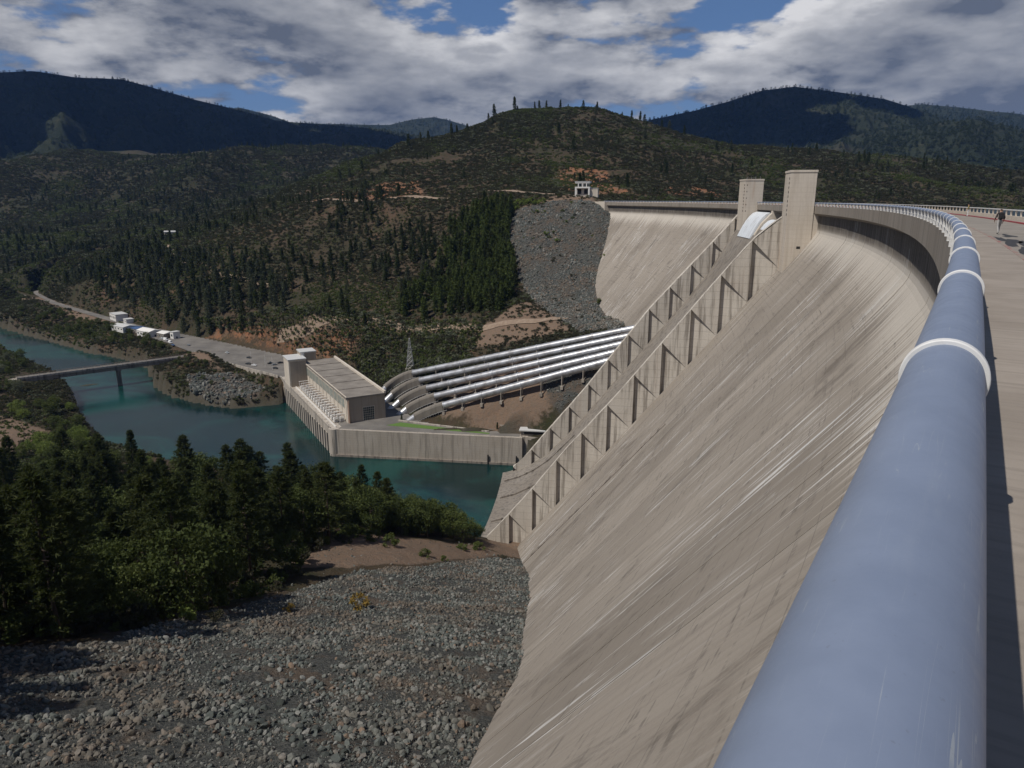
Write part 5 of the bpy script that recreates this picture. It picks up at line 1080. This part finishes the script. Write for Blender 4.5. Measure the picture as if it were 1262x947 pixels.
# near bank undergrowth
ux_,uy_=[],[]
c=sample(NEARF+[],2600,1.2); z=hz(c[:,0],c[:,1]); n=len(c); k=RS.uniform(.4,1.2,n)*np.where(pdist(c[:,0],c[:,1],NEARF)[0]<9,1.7,1)
scatter('undergrowth',np.stack([c[:,0],c[:,1],z-.1],1),np.c_[np.zeros((n,2)),RS.rand(n)*6.28],np.stack([k,k,k],1),RS.randint(0,2,n),[proto('under_%d'%i,BUSH[i]) for i in (0,1)],'low undergrowth on the shaded near forest floor','undergrowth')
def bush(k,x,y,h,lab,grp=None,wide=1.):
    e=empty('bush',(x,y,float(hz(x,y))-.1),lab,'bush',grp,RS.rand()*6.28); s=h/2.4; e.scale=(s*wide,s*wide,s)
    o=bpy.data.objects.new('foliage',BUSH[k]); COL.objects.link(o); o.parent=e
    m=trunk_mesh('bush_stem',1.6,.07,int(x*7)%997,5,.9,.2); o=bpy.data.objects.new('stem',m); COL.objects.link(o); o.parent=e
# golden bushes on the rubble and shrubs on the clearing
from_px=[(3,-35.5,148,3.4,'round golden-brown bush alone on the grey rubble',1.1),(3,-50.5,142.5,1.7,'small reddish dry bush left of the golden bush on the rubble',1.1),
 (0,-42,222,4.2,'largest green bush on the dirt clearing',1.2),(0,-49,228,4.6,'tall green bush at the back of the dirt clearing',1.1),(0,-29,217,2.6,'low green bush at the right edge of the dirt clearing',1.4),(0,-23,219,2.,'small green bush between dirt clearing and rubble',1.2),
 (1,-56,220,3.2,'dull green bush at the left edge of the dirt clearing',1.2),(0,-13,255,3,'green bush under the round trees by the spillway toe',1.5),(1,-4,252,2.2,'low bush against the foot of the dam face',1.6),(0,-19,250,2.6,'bush at the top of the rubble below the round trees',1.5),
 (1,-84,118,3,'pale dry bush at the dark forest edge, far left',1.2),(2,-66,126,3.2,'yellow-green bush at the shaded forest edge above the rubble',1.3),(1,-61,129,2.6,'dull bush right of the yellow-green bush at the forest edge',1.2),
 (0,66,530,4.,'green bush against the lower left edge of the far dam face',1.2),(2,76,598,3.6,'bright bush against the upper edge of the far dam face',1.1),(2,30,640,3.,'yellow-green bush in the middle of the scree slope',1.6),(2,40,628,2.6,'low yellow-green bush right of the middle of the scree slope',1.8),(0,54,650,2.6,'dark bush near the top right of the scree slope',1.2),
 (2,22,676,3.2,'green bush at the top of the scree slope',1.6),(0,12,300,1.,'tiny bush at the spillway ledge',1.)]
for k,x,y,h,lab,wd_ in from_px: bush(k,x,y,h,lab,None,wd_)
for (x,y) in sample([(-6,700),(30,690),(30,700),(-20,730),(-40,760)],26,2.4):
    bush(2,x,y,RS.uniform(3,4.6),'bright yellow-green bush in the patch above the pine wood','bright bushes above the pine wood',1.3)
for (x,y) in sample([(20,690),(70,672),(75,610),(40,600),(14,640)],16,6): bush(RS.choice([0,1,2]),x,y,RS.uniform(1.4,2.8),'small shrub scattered on the upper scree slope','small shrubs on the scree',1.3)
for x,y,h,lab in ((-70,430,4.5,'small dark conifer beside the powerhouse lawn'),(-9,411,4.5,'small dark conifer at the far end of the lawn'),(-62,433,3.2,'small clipped conifer behind the garden wall')):
    tree('garden_conifer',FPINES[2],x,y,h,20,lab,None)
# ---------------------------------------------------------------- rocks
def rock_mesh(seed):
    bm=bmesh.new(); bmesh.ops.create_icosphere(bm,subdivisions=2,radius=.5); rs=np.random.RandomState(seed); sx=rs.uniform(.75,1.2,3)
    pl=[(lambda d:d/np.linalg.norm(d))(rs.randn(3)) for _ in range(9)]; od=[rs.uniform(.26,.42) for _ in pl]
    for v in bm.verts:
        p=np.array(v.co)
        for d,q in zip(pl,od):
            k=p@d
            if k>q: p=p-d*(k-q)
        p=p*sx+rs.randn(3)*.015; v.co=p
    bmesh.ops.dissolve_limit(bm,angle_limit=.09,verts=bm.verts[:],edges=bm.edges[:]); bmesh.ops.triangulate(bm,faces=bm.faces[:])
    me=bpy.data.meshes.new('boulder'); bm.to_mesh(me); bm.free(); me.materials.append(M['rock']); return me
ROCKS=[rock_mesh(i) for i in range(8)]
RUB=ZONES['rock'][0]
def rocks_in(poly,n,smin,smax,pw,rs):
    P_=np.array(poly,float); lo=P_.min(0); hi=P_.max(0); c=lo+rs.rand(n,2)*(hi-lo); c=c[inpoly(c[:,0],c[:,1],poly)]
    u=rs.rand(len(c)); s=smin*(smax/smin)**(u**pw); return c,s
rs=np.random.RandomState(3)
c1,s1=rocks_in(RUB,330000,.13,1.0,2.6,rs); 
c2,s2=rocks_in(ZONES['rock'][1],40000,.5,2.1,2.4,rs); c3,s3=rocks_in(ZONES['rock'][3],1600,.8,3.2,1.6,rs); c4,s4=rocks_in(ZONES['rock'][2],1800,.5,1.6,2,rs)
c5,s5=rocks_in([(-92,92),(-66,150),(-60,190),(-64,214),(-20,262),(6,275),(0,240),(-25,200),(-45,170)],1500,.25,.9,2,rs)
C=np.concatenate([c1,c2,c3,c4,c5]); S=np.concatenate([s1,s2,s3,s4,s5])
gap=fbm(C[:,0]/9+3,C[:,1]/9,4); near_=np.hypot(C[:,0],C[:,1])<280
keep=~(near_&(gap+rs.randn(len(C))*.12>.22)&(S<.9)); C=C[keep]; S=S[keep]
S=S*np.clip(1.15-.6*fbm(C[:,0]/14,C[:,1]/14+7,3),.6,1.5)
s_,o_=arc_inv(C[:,0],C[:,1]); zc=hz(C[:,0],C[:,1]); inside=(s_>-60)&(s_<690)&(zc<-10-(o_+1.5)/.8-.3)&(o_<125)
C=C[~inside]; S=S[~inside]; zc=zc[~inside]
dist=np.hypot(np.hypot(C[:,0],C[:,1]),zc); order=np.argsort(-S/dist); big=order[:240]; rest=order[240:]
for i in big:
    x,y=C[i]; s=S[i]; o=bpy.data.objects.new('boulder',ROCKS[rs.randint(8)]); COL.objects.link(o); o.location=(x,y,zc[i]+.12*s); o.rotation_euler=tuple(rs.rand(3)*6.28); o.scale=(s*1.15,s*1.05,s*.85)
    zn='by the foot of the dam face' if x>-14 else 'along the shaded forest edge' if y>70+max(0,(x+80))*.9 else 'in the middle of the near rubble slope' if x>-42 else 'at the left end of the near rubble slope'; sz='largest' if s>1.35 else 'big' if s>1.05 else 'mid-sized'
    tag(o,sz+' angular boulder '+zn,'boulder',sz+' boulders '+zn)
n=len(rest); sc3=S[rest][:,None]*np.stack([rs.uniform(.85,1.3,n),rs.uniform(.8,1.2,n),rs.uniform(.55,1.,n)],1)
scatter('rubble',np.c_[C[rest],zc[rest]+.08*S[rest]],rs.rand(n,3)*6.28,sc3,rs.randint(0,8,n),[proto('rubble_rock_%d'%i,m_) for i,m_ in enumerate(ROCKS)],'grey-green broken rock rubble below the dam','rubble')
# ---------------------------------------------------------------- people on the crest road
M['skin']=mat('skin',lambda g,b:(.42,.25,.17),.6)
M['hair']=mat('dark_hair',lambda g,b:(.025,.018,.014),.7)
M['shirt_dark']=mat('dark_shirt',lambda g,b:g.mix(g.noise(objc(g),9,4,.6),(.03,.028,.03),(.08,.06,.06)),.9)
M['pants_grey']=mat('grey_trousers',lambda g,b:(.34,.33,.32),.9)
M['shirt_yel']=mat('ochre_top',lambda g,b:(.30,.24,.10),.9)
M['pants_white']=mat('white_trousers',lambda g,b:(.62,.61,.60),.9)
M['pack']=mat('black_backpack',lambda g,b:(.02,.02,.022),.8)
def person(base,rz,label,shirt,pants,stride=.36,arm=.15):
    e=empty('person',base,label,'person',None,rz)
    J={'pel':(0,0,.93),'wai':(0,.01,1.08),'che':(0,.02,1.28),'nb':(0,0,1.44),'nk':(0,0,1.52),'hd':(0,-.02,1.62),'ht':(0,-.01,1.70),
       'hl':(-.09,0,.88),'kl':(-.10,-stride*.55,.50),'al':(-.10,-stride*.62,.10),'tl':(-.11,-stride*.62-.19,.05),
       'hr':(.09,0,.88),'kr':(.10,stride*.22,.50),'ar':(.10,stride*.95,.13),'tr':(.11,stride*.95-.17,.05),
       'sl':(-.18,.01,1.41),'el':(-.25,arm*.6,1.13),'wl':(-.24,-arm*.3,.90),'fl':(-.23,-arm*.5,.80),
       'sr':(.18,.01,1.41),'er':(.25,-arm*.2,1.13),'wr':(.23,-arm*1.6,.95),'fr':(.21,-arm*2.,.87)}
    Rr={'pel':.15,'wai':.125,'che':.155,'nb':.09,'nk':.055,'hd':.095,'ht':.07,'hl':.095,'kl':.062,'al':.045,'tl':.036,'hr':.095,'kr':.062,'ar':.045,'tr':.036,'sl':.062,'el':.045,'wl':.032,'fl':.036,'sr':.062,'er':.045,'wr':.032,'fr':.036}
    E_=[('pel','wai'),('wai','che'),('che','nb'),('nb','nk'),('nk','hd'),('hd','ht'),('pel','hl'),('hl','kl'),('kl','al'),('al','tl'),('pel','hr'),('hr','kr'),('kr','ar'),('ar','tr'),('nb','sl'),('sl','el'),('el','wl'),('wl','fl'),('nb','sr'),('sr','er'),('er','wr'),('wr','fr')]
    ks=list(J); me=bpy.data.meshes.new('b'); me.from_pydata([J[k] for k in ks],[(ks.index(a),ks.index(b)) for a,b in E_],[]); ob=bpy.data.objects.new('b',me); COL.objects.link(ob)
    ob.modifiers.new('s','SKIN'); ob.modifiers.new('u','SUBSURF').levels=1
    for i,k in enumerate(ks):
        sv=me.skin_vertices[0].data[i]; sv.radius=(Rr[k],Rr[k]*(.72 if k in('pel','wai','che','nb') else 1)); sv.use_root=(k=='pel')
    dg=bpy.context.evaluated_depsgraph_get(); nm=bpy.data.meshes.new_from_object(ob.evaluated_get(dg)); bpy.data.objects.remove(ob)
    for m_ in (M['skin'],shirt,pants,M['hair'],M['tyre']): nm.materials.append(m_)
    for f in nm.polygons:
        c=f.center; f.use_smooth=True
        f.material_index=4 if c.z<.10 else 2 if c.z<.98 and abs(c.x)<.2 else 1 if 1.0<c.z<1.49 or (c.z>.98 and abs(c.x)<.2 and c.z<1.49) else 3 if (c.z>1.66 or (c.z>1.56 and c.y>.02)) else 0
    nm.name='body'; o=bpy.data.objects.new('body',nm); COL.objects.link(o); o.parent=e
    for s in (-1,1):
        q=MB(); q.tube([(s*.035,-.105,1.63),(s*.035,-.118,1.63)],.012,8); q.build('eye',M['hair'],o,world=False)
        q=MB(); q.tube([(s*.095,-.01,1.66),(s*.105,0,1.60)],.016,6); q.build('ear',M['skin'],o,world=False)
    q=MB(); q.tube([(0,-.105,1.635),(0,-.135,1.595)],[.01,.018],6); q.build('nose',M['skin'],o,world=False)
    for s,k in ((-1,'fl'),(1,'fr')):
        x,y,z=J[k]; q=MB()
        for i in range(4): q.tube([(x,y-.03+.02*i,z-.01),(x-s*.012,y-.035+.02*i,z-.06),(x-s*.03,y-.035+.02*i,z-.085-.006*(i in(1,2)))],[.010,.009,.007],6)
        q.tube([(x-s*.01,y-.03,z+.02),(x-s*.03,y-.06,z-.02)],[.011,.008],6); q.build('fingers',M['skin'],o,world=False)
    return e
def pack(base,rz,label):
    e=empty('backpack',base,label,'backpack',None,rz); m=MB(); m.box((0,.24,1.02),(.30,.18,.44),top=.85); m.build('bag',M['pack'],e,world=False,bevel=.05)
    m=MB(); m.box((0,.345,1.06),(.22,.06,.2)); m.build('pocket',M['pack'],e,world=False,bevel=.02)
    for s in (-1,1): q=MB(); q.tube([(s*.1,.16,1.10),(s*.13,.12,1.40),(s*.12,-.02,1.49),(s*.12,-.13,1.36),(s*.15,-.08,1.12)],.018,6); q.build('strap',M['pack'],e,world=False)
t,d=adir(60); rz=math.atan2(t[1],t[0])+math.pi/2+.25
p=arc(60,-3.2,.002); person(p,rz,'person in dark shirt and grey trousers walking away along the crest road',M['shirt_dark'],M['pants_grey']); pack(p,rz,'black backpack on the walking person')
p=arc(122,-7.5,.002); person(p,rz+1.2,'person in white trousers and ochre top standing near the upstream kerb',M['shirt_yel'],M['pants_white'],.06,.1)
# ---------------------------------------------------------------- air, and unseen high clouds added to shade the far mountains
M['cloud']=mat('shade_cloud_white',lambda g,b:(.85,.86,.88),1.,spec=0)
def cloud(name,c,size,seed,label):
    rs=np.random.RandomState(seed); bm=bmesh.new()
    for i in range(46):
        u=rs.randn(2)*.36; u=u/max(1,np.linalg.norm(u)); h=(1-np.linalg.norm(u)**1.5)*rs.uniform(.2,1.); r=rs.uniform(.13,.24)
        mt=Matrix.Translation((u[0]*size[0],u[1]*size[1],h*size[2]*.6))@Matrix.Diagonal((r*size[0],r*size[0]*.9,r*size[0]*.42,1)); bmesh.ops.create_icosphere(bm,subdivisions=3,radius=1,matrix=mt)
    for v in bm.verts:
        p=v.co/size[0]*9; d=Vector((rs.randn(),rs.randn(),rs.randn()))*.006*size[0]; v.co+=d
        if v.co.z<-.02*size[0]: v.co.z=-.02*size[0]+(v.co.z+.02*size[0])*.15
    me=bpy.data.meshes.new(name); bm.to_mesh(me); bm.free(); me.materials.append(M['cloud']); me.polygons.foreach_set('use_smooth',[True]*len(me.polygons))
    o=bpy.data.objects.new(name,me); COL.objects.link(o); o.location=c; o['kind']='structure'; return o
cloud('cloud',(-3450,3550,1900),(1700,1150,500),1,'')
cloud('cloud',(-1900,3700,2000),(1300,900,450),2,'')
cloud('cloud',(250,3550,2000),(950,800,420),3,'')
M['haze']=bpy.data.materials.new('air_haze'); M['haze'].use_nodes=True; nt=M['haze'].node_tree; nt.nodes.clear(); g=G(nt)
pv=g.n('ShaderNodeVolumePrincipled',{'Color':(.22,.44,1,1),'Density':2.2e-5,'Anisotropy':.0}); g.n('ShaderNodeOutputMaterial',{'Volume':pv})
m=MB(); m.box((500,4500,-191.5),(16000,11000,1250)); h=m.build('haze',M['haze']); h['kind']='stuff'; tag(h,'thin blue air haze filling the valley','haze')
